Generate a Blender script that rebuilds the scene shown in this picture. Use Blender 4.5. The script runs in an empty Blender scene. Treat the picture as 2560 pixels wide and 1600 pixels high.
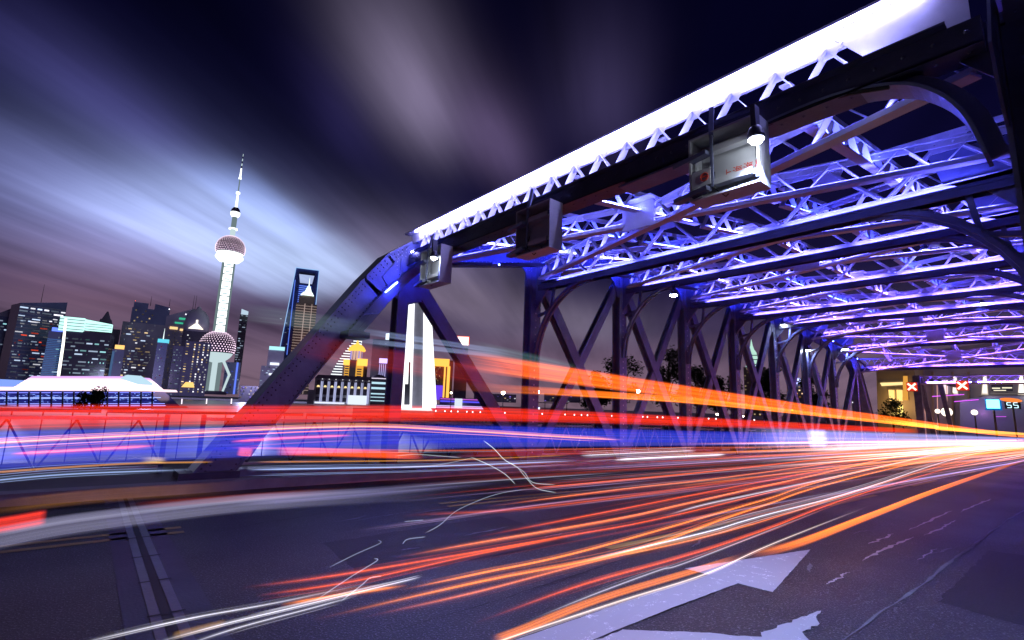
import bpy, math, random
from mathutils import Vector, Matrix
random.seed(7)
sc = bpy.context.scene
col = sc.collection
R = math.radians

# ------------------------------------------------------------------ camera
HC = 1.62
AZ, PITCH, ROLL, FPX = 50.2, 9.76, 2.0, 1250.0
_a, _p, _r = R(AZ), R(PITCH), R(ROLL)
FW = Vector((math.cos(_a)*math.cos(_p), math.sin(_a)*math.cos(_p), math.sin(_p)))
_rt = Vector((math.sin(_a), -math.cos(_a), 0)); _up = _rt.cross(FW)
RT = _rt*math.cos(_r) + _up*math.sin(_r)
UP = -_rt*math.sin(_r) + _up*math.cos(_r)
CAMP = Vector((0, 0, HC))
cam = bpy.data.cameras.new('camera'); camo = bpy.data.objects.new('camera', cam); col.objects.link(camo)
camo.matrix_world = Matrix.Translation(CAMP) @ Matrix((RT, UP, -FW)).transposed().to_4x4()
cam.sensor_width = 36.0; cam.lens = FPX/2560*36; cam.clip_start = 0.05; cam.clip_end = 9000
sc.camera = camo

def ray(x, y): return FW + RT*((x-1280)/FPX) - UP*((y-800)/FPX)
def onX(x, y, X): d = ray(x, y); return CAMP + d*(X/d.x)
def onY(x, y, Y): d = ray(x, y); return CAMP + d*(Y/d.y)
def onZ(x, y, Z): d = ray(x, y); return CAMP + d*((Z-HC)/d.z)
def atD(x, y, D): return CAMP + ray(x, y)*D
def zat(x, y, P): d = ray(x, y); return HC + d.z*math.hypot(P.x, P.y)/math.hypot(d.x, d.y)   # height seen at pixel row y above ground point P

# ------------------------------------------------------------------ exposure
sc.view_settings.view_transform = 'Standard'; sc.view_settings.look = 'None'
sc.view_settings.exposure = 0; sc.view_settings.gamma = 1; sc.view_settings.use_curve_mapping = False
try:
    sc.cycles.use_denoising = True; sc.cycles.use_light_tree = True
    sc.cycles.max_bounces = 5; sc.cycles.transparent_max_bounces = 400; sc.cycles.diffuse_bounces = 2; sc.cycles.glossy_bounces = 2
    sc.cycles.sample_clamp_indirect = 4; sc.cycles.caustics_reflective = False; sc.cycles.caustics_refractive = False
except Exception: pass

# ------------------------------------------------------------------ node helper
class NT:
    def __init__(s, tree): s.t = tree; s.n = tree.nodes; s.l = tree.links
    def add(s, kind, **kw):
        nd = s.n.new(kind)
        for k, v in kw.items(): setattr(nd, k, v)
        return nd
    def put(s, sock, v):
        if isinstance(v, bpy.types.NodeSocket): s.l.new(v, sock)
        elif v is not None: sock.default_value = v
    def m(s, op, a, b=None, c=None, clamp=False):
        nd = s.add('ShaderNodeMath', operation=op, use_clamp=clamp)
        s.put(nd.inputs[0], a); s.put(nd.inputs[1], b)
        if c is not None: s.put(nd.inputs[2], c)
        return nd.outputs[0]
    def mix(s, f, a, b, kind='MIX'):
        nd = s.add('ShaderNodeMix', data_type='RGBA', blend_type=kind)
        s.put(nd.inputs[0], f); s.put(nd.inputs[6], a); s.put(nd.inputs[7], b)
        return nd.outputs[2]
    def comb(s, x, y, z):
        nd = s.add('ShaderNodeCombineXYZ'); s.put(nd.inputs[0], x); s.put(nd.inputs[1], y); s.put(nd.inputs[2], z)
        return nd.outputs[0]
    def noise(s, vec, scale, detail=3, rough=.55):
        nd = s.add('ShaderNodeTexNoise'); s.put(nd.inputs['Vector'], vec); nd.inputs['Scale'].default_value = scale
        nd.inputs['Detail'].default_value = detail; nd.inputs['Roughness'].default_value = rough
        return nd.outputs['Fac']
    def ramp(s, f, stops):
        nd = s.add('ShaderNodeValToRGB'); e = nd.color_ramp.elements
        while len(e) < len(stops): e.new(.5)
        for i, (p, c) in enumerate(stops): e[i].position = p; e[i].color = (*c, 1) if len(c) == 3 else c
        s.put(nd.inputs[0], f); return nd.outputs[0]

# ------------------------------------------------------------------ night sky with long drifting clouds
w = bpy.data.worlds.new('World'); sc.world = w; w.use_nodes = True
T = NT(w.node_tree); T.n.clear()
out = T.add('ShaderNodeOutputWorld'); bg = T.add('ShaderNodeBackground'); T.l.new(bg.outputs[0], out.inputs[0])
sky = T.add('ShaderNodeTexSky', sky_type='NISHITA', sun_disc=False, sun_elevation=R(-7), sun_rotation=R(200))
tc = T.add('ShaderNodeTexCoord'); sep = T.add('ShaderNodeSeparateXYZ'); T.l.new(tc.outputs['Generated'], sep.inputs[0])
dx, dy, dz = sep.outputs
CC = 0.14
den = T.m('ADD', T.m('MAXIMUM', dz, 0.0), CC)
px_, py_ = T.m('DIVIDE', dx, den), T.m('DIVIDE', dy, den)
def pl(x, y):
    d = ray(x, y).normalized(); k = max(d.z, 0)+CC; return Vector((d.x/k, d.y/k))
vp = ray(1560, 985).normalized(); ax = Vector((vp.x, vp.y)).normalized()
s_ = T.m('ADD', T.m('MULTIPLY', px_, ax.x), T.m('MULTIPLY', py_, ax.y))
t_ = T.m('SUBTRACT', T.m('MULTIPLY', py_, ax.x), T.m('MULTIPLY', px_, ax.y))
streak = T.noise(T.comb(T.m('MULTIPLY', s_, .42), T.m('MULTIPLY', t_, 1.7), 3.1), 1.6, 4, .5)
streak2 = T.noise(T.comb(T.m('MULTIPLY', s_, .22), T.m('MULTIPLY', t_, 5.5), 8.7), 1.0, 3, .5)
stk = T.m('ADD', T.m('MULTIPLY', streak, .8), T.m('MULTIPLY', streak2, .35))
smod = T.m('MAXIMUM', T.m('MULTIPLY_ADD', stk, 2.3, -.42), 0.15)
streak3 = T.noise(T.comb(T.m('MULTIPLY', s_, .5), T.m('MULTIPLY', t_, 6.5), 14.2), 1.3, 4, .6)
smod2 = T.m('MAXIMUM', T.m('MULTIPLY', T.m('MULTIPLY_ADD', smod, .75, .30), T.m('MULTIPLY_ADD', streak3, .6, .70)), .05)
wob = T.m('MULTIPLY_ADD', T.noise(T.comb(px_, py_, 0), 1.3, 3), .5, -.25)
elev = T.m('MAXIMUM', dz, 0.0)
base = T.ramp(elev, [(0.0, (.17, .11, .15)), (.07, (.18, .12, .18)), (.15, (.050, .036, .088)), (.25, (.0095, .0072, .043)), (.40, (.0034, .0028, .027)), (.58, (.0011, .0010, .011))])
total = T.mix(1.0, base, T.mix(smod, (.16, .16, .22, 1), (1.08, 1.05, 1.05, 1)), 'MULTIPLY')
# (start pixel, end pixel, half width px, sharpness, colour)
clouds = [((-120, -30), (520, 440), 75, 1, (.034, .032, .12)),
          ((-150, 405), (640, 600), 105, 1, (.13, .16, .36)),
          ((-100, 520), (600, 690), 90, 1, (.15, .14, .27)),
          ((330, 560), (900, 720), 90, 1, (.145, .15, .24)),
          ((330, 455), (850, 735), 98, 2.4, (.26, .36, .56)),
          ((560, 590), (800, 700), 60, 1, (.12, .17, .20)),
          ((540, 425), (760, 600), 46, 2, (.055, .085, .22)),
          ((930, -40), (1075, 380), 105, 1, (.145, .122, .19)),
          ((1010, 130), (1110, 370), 45, 1, (.06, .05, .08)),
          ((780, 120), (900, 420), 70, 1, (.010, .008, .035)),
          ((1150, 200), (1290, 460), 80, 1, (.085, .06, .125)),
          ((1480, 60), (1510, 400), 110, 1, (.036, .028, .072)),
          ((-60, 650), (520, 790), 70, 1, (.085, .042, .045)),
          ((780, 660), (1150, 780), 70, 1, (.09, .07, .085)),
          ((900, 560), (1180, 690), 60, 1, (.10, .085, .15)),
          ((1080, 660), (1330, 860), 90, 1, (.09, .075, .09)),
          ((1380, 760), (1560, 860), 60, 1, (.085, .075, .09))]
for (a, b, hw, shp, c) in clouds:
    A, B = pl(*a), pl(*b); cx, cy = (A+B)/2; d = (B-A); hl = d.length/2; d.normalize()
    mid = ((a[0]+b[0])/2, (a[1]+b[1])/2); dl = Vector((b[0]-a[0], b[1]-a[1])).normalized()
    W = pl(mid[0]-dl.y*hw, mid[1]+dl.x*hw); wd = abs((W-Vector((cx, cy))).dot(Vector((-d.y, d.x))))
    ex, ey = T.m('SUBTRACT', px_, cx), T.m('SUBTRACT', py_, cy)
    u = T.m('DIVIDE', T.m('ADD', T.m('MULTIPLY', ex, d.x), T.m('MULTIPLY', ey, d.y)), hl)
    v = T.m('DIVIDE', T.m('ADD', T.m('SUBTRACT', T.m('MULTIPLY', ey, d.x), T.m('MULTIPLY', ex, d.y)), T.m('MULTIPLY', wob, wd*.8)), wd)
    q = T.m('ADD', T.m('POWER', T.m('ABSOLUTE', u), 2.0*shp), T.m('POWER', T.m('ABSOLUTE', v), 2.0*shp))
    g = T.m('MULTIPLY', T.m('EXPONENT', T.m('MULTIPLY', q, -1.0)), smod2)
    total = T.mix(1.0, total, T.mix(g, (0, 0, 0, 1), (*c, 1)), 'ADD')
below = T.m('LESS_THAN', dz, -0.01)
total = T.mix(below, total, (.02, .015, .03, 1))
total = T.mix(1.0, total, (1.0, .99, 1.0, 1), 'MULTIPLY')
total = T.mix(0.02, total, sky.outputs[0], 'ADD')
T.l.new(total, bg.inputs[0]); bg.inputs[1].default_value = 1.0

moon = bpy.data.lights.new('sun', 'SUN'); moon.energy = .03; moon.angle = R(2); moon.color = (.7, .75, 1)
mo = bpy.data.objects.new('sun', moon); col.objects.link(mo); mo.rotation_euler = (R(50), 0, R(200))

# ------------------------------------------------------------------ materials
def newmat(name):
    m = bpy.data.materials.new(name); m.use_nodes = True
    t = NT(m.node_tree); return m, t, t.n['Principled BSDF']
def surf(name, c1, c2=None, scale=6, rough=.5, metal=0, bump=0, spec=.5, bscale=None, detail=4):
    m, t, b = newmat(name); c2 = c2 or tuple(x*.75 for x in c1)
    g = t.add('ShaderNodeNewGeometry')
    n = t.noise(g.outputs['Position'], scale, detail)
    t.put(b.inputs['Base Color'], t.ramp(n, [(.3, c2), (.7, c1)]))
    b.inputs['Roughness'].default_value = rough; b.inputs['Metallic'].default_value = metal
    b.inputs['Specular IOR Level'].default_value = spec
    if bump:
        bn = t.add('ShaderNodeBump'); bn.inputs['Strength'].default_value = bump; bn.inputs['Distance'].default_value = .02
        t.put(bn.inputs['Height'], t.noise(g.outputs['Position'], bscale or scale*4, 4)); t.l.new(bn.outputs[0], b.inputs['Normal'])
    return m
def glow(name, c, s, sample=True):
    m = bpy.data.materials.new(name); m.use_nodes = True; t = NT(m.node_tree); t.n.clear()
    o = t.add('ShaderNodeOutputMaterial'); e = t.add('ShaderNodeEmission'); e.inputs[0].default_value = (*c, 1); e.inputs[1].default_value = s
    t.l.new(e.outputs[0], o.inputs[0])
    m.cycles.emission_sampling = 'AUTO' if sample else 'NONE'
    return m
def attr_glow(name, sample):
    m = bpy.data.materials.new(name); m.use_nodes = True; t = NT(m.node_tree); t.n.clear()
    o = t.add('ShaderNodeOutputMaterial'); e = t.add('ShaderNodeEmission'); a = t.add('ShaderNodeAttribute', attribute_name='Col')
    t.l.new(a.outputs['Color'], e.inputs[0]); t.l.new(e.outputs[0], o.inputs[0])
    m.cycles.emission_sampling = 'AUTO' if sample else 'NONE'
    return m
M = {}
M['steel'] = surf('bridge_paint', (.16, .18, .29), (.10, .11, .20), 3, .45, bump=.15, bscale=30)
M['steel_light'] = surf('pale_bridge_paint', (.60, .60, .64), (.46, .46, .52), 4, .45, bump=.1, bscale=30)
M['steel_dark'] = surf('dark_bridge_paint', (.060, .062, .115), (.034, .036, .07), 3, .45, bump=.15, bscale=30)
M['rivet'] = surf('glint_rivet_heads', (.80, .80, .84), (.55, .55, .6), 9, .35)  # pale colour stands in for headlight glints on the rivets
M['cabinet'] = surf('grey_sheet_metal', (.50, .52, .56), (.42, .43, .47), 4, .4)
M['concrete'] = surf('pale_concrete', (.085, .083, .10), (.055, .054, .068), 1.4, .8, bump=.3, bscale=40)
M['kerb'] = surf('kerb_stone', (.34, .34, .37), (.22, .22, .25), 2.0, .7, bump=.3, bscale=30)
M['paving'] = surf('footway_paving', (.2, .19, .21), (.13, .13, .15), 1.2, .8)
M['black'] = surf('black_gap', (.012, .012, .014), (.006, .006, .007), 4, .7)
M['glass'] = surf('dark_glass', (.07, .07, .12), (.045, .045, .08), .05, .15)
M['facade'] = surf('grey_facade', (.34, .31, .42), (.24, .22, .32), .03, .5)
M['facade_blue'] = surf('blue_glass_facade', (.16, .18, .36), (.10, .12, .26), .03, .35)
M['facade_warm'] = surf('buff_stone_facade', (.34, .27, .20), (.25, .20, .15), .05, .7)
M['facade_white'] = surf('white_stone_facade', (.62, .62, .66), (.5, .5, .55), .06, .6)
M['bark'] = surf('tree_bark', (.07, .05, .035), (.04, .03, .02), 3, .9)
M['leaf'] = surf('dark_leaves', (.035, .05, .022), (.02, .03, .012), .4, .8, spec=.1)
M['pole'] = surf('dark_pole_paint', (.05, .05, .055), (.03, .03, .035), 2, .4)
M['tar'] = surf('pale_filler', (.16, .16, .19), (.10, .10, .12), 12, .8)
M['win'] = attr_glow('lit_windows', False)
m = bpy.data.materials.new('light_trail_glow'); m.use_nodes = True; t = NT(m.node_tree); t.n.clear()     # glowing, non-occluding light
o = t.add('ShaderNodeOutputMaterial'); e = t.add('ShaderNodeEmission'); a = t.add('ShaderNodeAttribute', attribute_name='Col'); tr = t.add('ShaderNodeBsdfTransparent'); ad = t.add('ShaderNodeAddShader')
t.l.new(a.outputs['Color'], e.inputs[0]); t.l.new(e.outputs[0], ad.inputs[0]); t.l.new(tr.outputs[0], ad.inputs[1]); t.l.new(ad.outputs[0], o.inputs[0]); m.cycles.emission_sampling = 'NONE'; M['trail'] = m
M['flood'] = glow('floodlight_lens', (.86, .93, 1.0), 110)
M['lamp'] = glow('street_lamp_bulb', (1.0, .80, .52), 30)
M['red_led'] = glow('red_signal_led', (1.0, .06, .03), 9)
M['redtext'] = surf('red_lettering', (.62, .06, .035), (.5, .05, .03), 10, .5)

m, t, b = newmat('asphalt')
g = t.add('ShaderNodeNewGeometry'); P_ = g.outputs['Position']
fine = t.noise(P_, 60, 3); mid = t.noise(P_, 2.2, 5, .6); big = t.noise(P_, .35, 3)
sp = t.m('GREATER_THAN', fine, .60)
c = t.ramp(mid, [(.25, (.013, .013, .016)), (.6, (.024, .024, .029)), (.85, (.042, .042, .048))])
c = t.mix(t.m('MULTIPLY', sp, .38), c, (.30, .30, .34, 1))
c = t.mix(t.m('MULTIPLY', big, .35), c, (.03, .03, .034, 1))
t.put(b.inputs['Base Color'], c)
t.put(b.inputs['Roughness'], t.m('MULTIPLY_ADD', big, .35, .38)); b.inputs['Specular IOR Level'].default_value = .3
bn = t.add('ShaderNodeBump'); bn.inputs['Strength'].default_value = .55; bn.inputs['Distance'].default_value = .012
t.put(bn.inputs['Height'], t.m('ADD', fine, t.m('MULTIPLY', t.noise(P_, 45, 3), .6))); t.l.new(bn.outputs[0], b.inputs['Normal'])
M['asphalt'] = m
M['patch'] = surf('asphalt_patch', (.019, .019, .023), (.011, .011, .014), 30, .6, bump=.4, bscale=70, spec=.3)

def paint(name, c):
    m, t, b = newmat(name); g = t.add('ShaderNodeNewGeometry'); P_ = g.outputs['Position']
    wear = t.ramp(t.m('ADD', t.m('MULTIPLY', t.noise(P_, 9, 8, .75), .75), t.m('MULTIPLY', t.noise(P_, 90, 3), .30)), [(.385, (1, 1, 1)), (.455, (0, 0, 0))])
    t.put(b.inputs['Base Color'], t.mix(wear, (c[0]*.42, c[1]*.42, c[2]*.45, 1), (*c, 1))); b.inputs['Roughness'].default_value = .6
    return m
M['paint_white'] = paint('white_road_paint', (.82, .82, .84)); M['paint_yellow'] = paint('yellow_road_paint', (.55, .42, .07))

m, t, b = newmat('river_water')
g = t.add('ShaderNodeNewGeometry')
b.inputs['Base Color'].default_value = (.008, .009, .014, 1); b.inputs['Roughness'].default_value = .34; b.inputs['IOR'].default_value = 1.33
bn = t.add('ShaderNodeBump'); bn.inputs['Strength'].default_value = .35; bn.inputs['Distance'].default_value = .10
t.put(bn.inputs['Height'], t.noise(g.outputs['Position'], .55, 4, .6)); t.l.new(bn.outputs[0], b.inputs['Normal'])
M['water'] = m

# ------------------------------------------------------------------ mesh helper
def tag(o, label=None, cat=None, group=None, kind=None):
    if label: o['label'] = label
    if cat: o['category'] = cat
    if group: o['group'] = group
    if kind: o['kind'] = kind
    return o
def empty(name, label=None, cat=None, loc=(0, 0, 0), group=None, kind=None):
    o = bpy.data.objects.new(name, None); col.objects.link(o); o.location = loc; o.empty_display_size = .2
    return tag(o, label, cat, group, kind)
class MB:
    def __init__(s): s.v = []; s.f = []; s.c = []; s.cur = (1, 1, 1)
    def pts(s, vs, fs):
        k = len(s.v); s.v += [tuple(x) for x in vs]; s.f += [tuple(i+k for i in f) for f in fs]; s.c += [s.cur]*len(vs); return s
    def box(s, x0, x1, y0, y1, z0, z1):
        return s.pts([(x0, y0, z0), (x1, y0, z0), (x1, y1, z0), (x0, y1, z0), (x0, y0, z1), (x1, y0, z1), (x1, y1, z1), (x0, y1, z1)],
                     [(0, 3, 2, 1), (4, 5, 6, 7), (0, 1, 5, 4), (1, 2, 6, 5), (2, 3, 7, 6), (3, 0, 4, 7)])
    def bar(s, p, q, w, h, up=(0, 0, 1)):
        p, q = Vector(p), Vector(q); a = (q-p).normalized(); u = Vector(up); sd = a.cross(u)
        if sd.length < 1e-4: sd = a.cross(Vector((1, 0, 0)))
        sd.normalize(); u = sd.cross(a); sd = sd*(w/2); u = u*(h/2)
        return s.pts([p-sd-u, p+sd-u, p+sd+u, p-sd+u, q-sd-u, q+sd-u, q+sd+u, q-sd+u],
                     [(0, 1, 2, 3), (4, 7, 6, 5), (0, 4, 5, 1), (1, 5, 6, 2), (2, 6, 7, 3), (3, 7, 4, 0)])
    def tube(s, pts, r, n=6, cap=True):
        pts = [Vector(p) for p in pts]; rr = r if isinstance(r, (list, tuple)) else [r]*len(pts); k = len(s.v); vs = []; fs = []
        for i, p in enumerate(pts):
            a = (pts[min(i+1, len(pts)-1)]-pts[max(i-1, 0)]).normalized()
            u = a.cross(Vector((0, 0, 1)));  u = u.normalized() if u.length > 1e-3 else Vector((1, 0, 0)); v = u.cross(a)
            vs += [p+(u*math.cos(2*math.pi*j/n)+v*math.sin(2*math.pi*j/n))*rr[i] for j in range(n)]
        for i in range(len(pts)-1):
            for j in range(n): fs.append((i*n+j, i*n+(j+1) % n, (i+1)*n+(j+1) % n, (i+1)*n+j))
        if cap: fs += [tuple(range(n)), tuple(range(len(vs)-1, len(vs)-1-n, -1))]
        return s.pts(vs, fs)
    def lathe(s, c, prof, n=16):
        vs = []; fs = []
        for (r, z) in prof: vs += [(c[0]+r*math.cos(2*math.pi*j/n), c[1]+r*math.sin(2*math.pi*j/n), c[2]+z) for j in range(n)]
        for i in range(len(prof)-1):
            for j in range(n): fs.append((i*n+j, i*n+(j+1) % n, (i+1)*n+(j+1) % n, (i+1)*n+j))
        fs += [tuple(range(n-1, -1, -1)), tuple(range(len(vs)-n, len(vs)))]
        return s.pts(vs, fs)
    def poly(s, pts, th):                         # flat polygon with thickness along z (pts list of xyz, top surface)
        n = len(pts); top = [Vector(p) for p in pts]; bot = [p-Vector((0, 0, th)) for p in top]
        return s.pts(top+bot, [tuple(range(n)), tuple(range(2*n-1, n-1, -1))]+[(i, i+n, (i+1) % n+n, (i+1) % n) for i in range(n)])
    def prism(s, pts, off):                       # polygon extruded along off
        n = len(pts); a = [Vector(p) for p in pts]; b = [p+Vector(off) for p in a]
        return s.pts(a+b, [tuple(range(n-1, -1, -1)), tuple(range(n, 2*n))]+[(i, (i+1) % n, (i+1) % n+n, i+n) for i in range(n)])
    def rivet(s, p, nrm, r=.018):
        p, nrm = Vector(p), Vector(nrm).normalized(); u = nrm.orthogonal().normalized(); v = nrm.cross(u)
        ring = [p+(u*math.cos(k*math.pi/2.5)+v*math.sin(k*math.pi/2.5))*r for k in range(5)]
        return s.pts(ring+[p+nrm*r*.7], [(k, (k+1) % 5, 5) for k in range(5)])
    def build(s, name, mat, parent=None, smooth=False, colr=False, kind=None):
        me = bpy.data.meshes.new(name); me.from_pydata(s.v, [], s.f); me.materials.append(M[mat] if isinstance(mat, str) else mat)
        if colr:
            a = me.color_attributes.new('Col', 'FLOAT_COLOR', 'POINT')
            a.data.foreach_set('color', [x for c in s.c for x in (*c, 1)])
        if smooth: me.polygons.foreach_set('use_smooth', [True]*len(me.polygons))
        me.update()
        o = bpy.data.objects.new(name, me); col.objects.link(o)
        if parent:
            o.parent = parent; o.matrix_parent_inverse = Matrix.Translation(-parent.matrix_world.translation) if False else Matrix.Identity(4)
            loc = root_loc(parent); o.location = -loc
        if kind: o['kind'] = kind
        return o
def smooth(pts, n=6):
    if len(pts) == 2: pts = [pts[0], pts[0].lerp(pts[1], .5), pts[1]]
    P = [pts[0]*2-pts[1]]+list(pts)+[pts[-1]*2-pts[-2]]; o_ = []
    for i in range(1, len(P)-2):
        for j in range(n):
            t = j/n; a, b_, c_, d_ = P[i-1], P[i], P[i+1], P[i+2]
            o_.append(.5*((2*b_)+(c_-a)*t+(2*a-5*b_+4*c_-d_)*t*t+(3*b_-a-3*c_+d_)*t*t*t))
    o_.append(P[-2]); return o_
def root_loc(o):
    v = Vector((0, 0, 0))
    while o: v += o.location; o = o.parent
    return v
def G(X): return -.0145*max(0.0, X-4.0)

# ------------------------------------------------------------------ ground, water, road
water = MB().pts([(-6000, -3000, -5.5), (6000, -3000, -5.5), (6000, 6000, -5.5), (-6000, 6000, -5.5)], [(0, 1, 2, 3)]).build('water', 'water'); tag(water, kind='structure')
far_bank = MB().poly([(p.x, p.y, -3.0) for p in (atD(-900, 985, 780), atD(1150, 985, 780), atD(1300, 985, 2800), atD(-1800, 985, 2800))], 6).build('far_bank', 'paving'); tag(far_bank, kind='structure')
bank = MB().poly([(49, -400, -1.2), (900, -400, -1.2), (900, 40, -1.2), (190, 150, -1.2), (135, 205, -1.2), (86, 205, -1.2), (49, 60, -1.2)], 6).build('riverside_ground', 'paving'); tag(bank, kind='structure')

KF = 10.05                                           # kerb face
def strip(x0, x1, y0, y1, dz, n=24):
    mb = MB(); vs = []; fs = []
    for i in range(n+1):
        X = x0+(x1-x0)*i/n; vs += [(X, y0, G(X)+dz), (X, y1, G(X)+dz)]
    for i in range(n): fs.append((2*i, 2*i+2, 2*i+3, 2*i+1))
    return mb.pts(vs, fs)
road = strip(-60, 70, -9, KF+.02, 0, 60).build('road', 'asphalt'); tag(road, kind='structure')
st = strip(70, 400, -14, 24, -.01, 4).build('street', 'asphalt'); tag(st, kind='structure')
mb = MB()
for i in range(40):
    xa, xb = -60+130*i/40, -60+130*(i+1)/40
    mb.pts([(xa, KF, G(xa)-.4), (xb, KF, G(xb)-.4), (xb, KF, G(xb)+.17), (xa, KF, G(xa)+.17), (xa, KF+.32, G(xa)+.17), (xb, KF+.32, G(xb)+.17)], [(0, 1, 2, 3), (3, 2, 5, 4)])
kerb = mb.build('kerb', 'kerb'); tag(kerb, kind='structure')
mb = MB()
for i in range(40):
    xa, xb = -60+130*i/40, -60+130*(i+1)/40
    mb.pts([(xa, KF+.32, G(xa)+.16), (xb, KF+.32, G(xb)+.16), (xb, 14.2, G(xb)+.16), (xa, 14.2, G(xa)+.16), (xa, 14.2, G(xa)-1.1), (xb, 14.2, G(xb)-1.1)], [(0, 1, 2, 3), (3, 2, 5, 4)])
foot = mb.build('footway', 'paving'); tag(foot, kind='structure')

def mark(name, pts, mat, th=.004):
    mb = MB(); mb.pts([(x, y, G(x)+th) for x, y in pts], [tuple(range(len(pts)))]); return mb.build(name, mat, road)
# concrete strip and joint across the road
ys = [-6+i*.5 for i in range(33)]
mark('concrete_strip', [(.42, 10.0), (.42, -3), (1.25, -3), (.98, 4.0), (.93, 10.0)], 'concrete')
mark('expansion_joint', [(.66, 10.0), (.645, 4.0), (.62, -3), (.70, -3), (.71, 4.0), (.70, 10.0)], 'black', .008)
mark('joint_plate', [(.585, 10.0), (.56, -3), (.615, -3), (.64, 4.0), (.655, 10.0)], 'steel_dark', .009)
mark('joint_plate', [(.705, 10.0), (.715, 4.0), (.705, -3), (.79, -3), (.775, 10.0)], 'steel_dark', .009)
for k in range(8):
    y = 3.0+k*.85; mark('joint_seam', [(.56, y), (.56, y+.03), (.80, y+.03), (.80, y)], 'black', .012)
def rough(pts, j=.010, step=.07, seed=1):             # chipped outline
    r = random.Random(seed); o_ = []
    for (xa, ya), (xb, yb) in zip(pts, pts[1:]+pts[:1]):
        d = math.hypot(xb-xa, yb-ya); n_ = max(1, int(d/step))
        for i_ in range(n_):
            q = j if i_ else 0; o_.append((xa+(xb-xa)*i_/n_+r.uniform(-q, q), ya+(yb-ya)*i_/n_+r.uniform(-q, q)))
    return o_
for k_, pp_ in enumerate([[(2.2, 4.6), (4.9, 4.5), (5.0, 6.1), (2.3, 6.0)], [(6.2, .6), (9.8, .7), (9.6, 1.3), (6.3, 1.25)], [(5.2, 5.0), (6.6, 5.05), (6.5, 5.7), (5.25, 5.6)]]): mark('asphalt_patch', rough(pp_, .02, .12, k_), 'patch', .002)
# arrow with straight and right-turn branch
mark('road_arrow', rough([(1.0, 2.60), (1.0, 2.90), (5.12, 2.86), (5.10, 3.12), (7.30, 2.68), (5.17, 2.25), (5.13, 2.56), (2.9, 2.57)], .0035), 'paint_white')
mark('road_arrow', rough([(2.75, 2.556), (3.30, 2.545), (3.62, 2.28), (4.06, 1.86), (4.13, 1.90), (5.05, 1.80), (4.80, 1.75), (4.72, 1.70), (4.42, 1.72), (4.30, 1.62), (4.02, 1.58), (4.0, 1.3), (3.7, 1.75), (3.25, 2.12)], .014, .06, 5), 'paint_white', .005)
rl = random.Random(3)
for (xa, xb, yy) in [(-12, 1.12, 7.45), (4.7, 7.8, 7.2), (11.2, 14.2, 6.9), (17.5, 20.5, 6.85), (24, 27, 6.8), (5.0, 8.2, 3.92), (11.5, 14.5, 3.95), (18, 21, 4.0), (25, 28, 4.0)]:
    for dy in (-.11, .15):
        k = .0 if xb > 2 else .0
        mark('lane_line', [(xa, yy+dy-.055+k), (xb, yy+dy-.055), (xb, yy+dy+.055), (xa, yy+dy+.055+k)], 'paint_yellow')
def ragged(name, x0, x1, y0, w_, mat, n=26, wob=.02, th=.005, seed=1, drift=0):
    r = random.Random(seed); a = []; bb = []; off = 0
    for i in range(n+1):
        X = x0+(x1-x0)*i/n; off = off*.8+r.uniform(-wob, wob); y = y0+off+drift*i/n; hw = w_*.5*(.25+r.random())*min(1, .15+4*min(i, n-i)/n)
        a.append((X, y-hw)); bb.append((X, y+hw))
    mb = MB(); vs = [(x, y, G(x)+th) for x, y in a]+[(x, y, G(x)+th) for x, y in bb]; k = n+1
    mb.pts(vs, [(i, i+1, k+i+1, k+i) for i in range(n)]); return mb.build(name, mat, road)
ragged('crack_filler', 3.6, 17, 1.47, .035, 'tar', 60, .012, .006, 2)
for k, (xa, xb, yy, ww) in enumerate([(7.3, 9.6, 2.12, .05), (8.4, 9.6, 2.35, .04), (9.9, 12.2, 2.05, .04), (10.2, 13.5, 2.3, .04), (5.9, 6.6, 2.05, .03), (13.4, 17, 2.15, .05), (8, 9, 1.75, .02)]):
    ragged('worn_line', xa, xb, yy, ww, 'paint_white', 22, .016, .006, 10+k)
for k_, (xa, xb, yy, dr) in enumerate([(1.6, 9, 3.45, .5), (2.0, 6.5, 5.6, -.6), (6, 16, 5.2, .4), (1.5, 3.4, 7.2, .5), (7.5, 8.2, 2.9, 2.4)]): ragged('tar_seam', xa, xb, yy, .018, 'black', 46, .014, .0035, 70+k_, dr)
for k in range(16):                                   # scraps of worn paint and scuffs
    x = 2.5+rl.random()*9; y = 1.3+rl.random()*6.5
    ragged('paint_scrap', x, x+.2+rl.random()*.7, y, .02+.03*rl.random(), 'tar', 9, .02, .006, 40+k, rl.uniform(-.2, .2))

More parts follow.
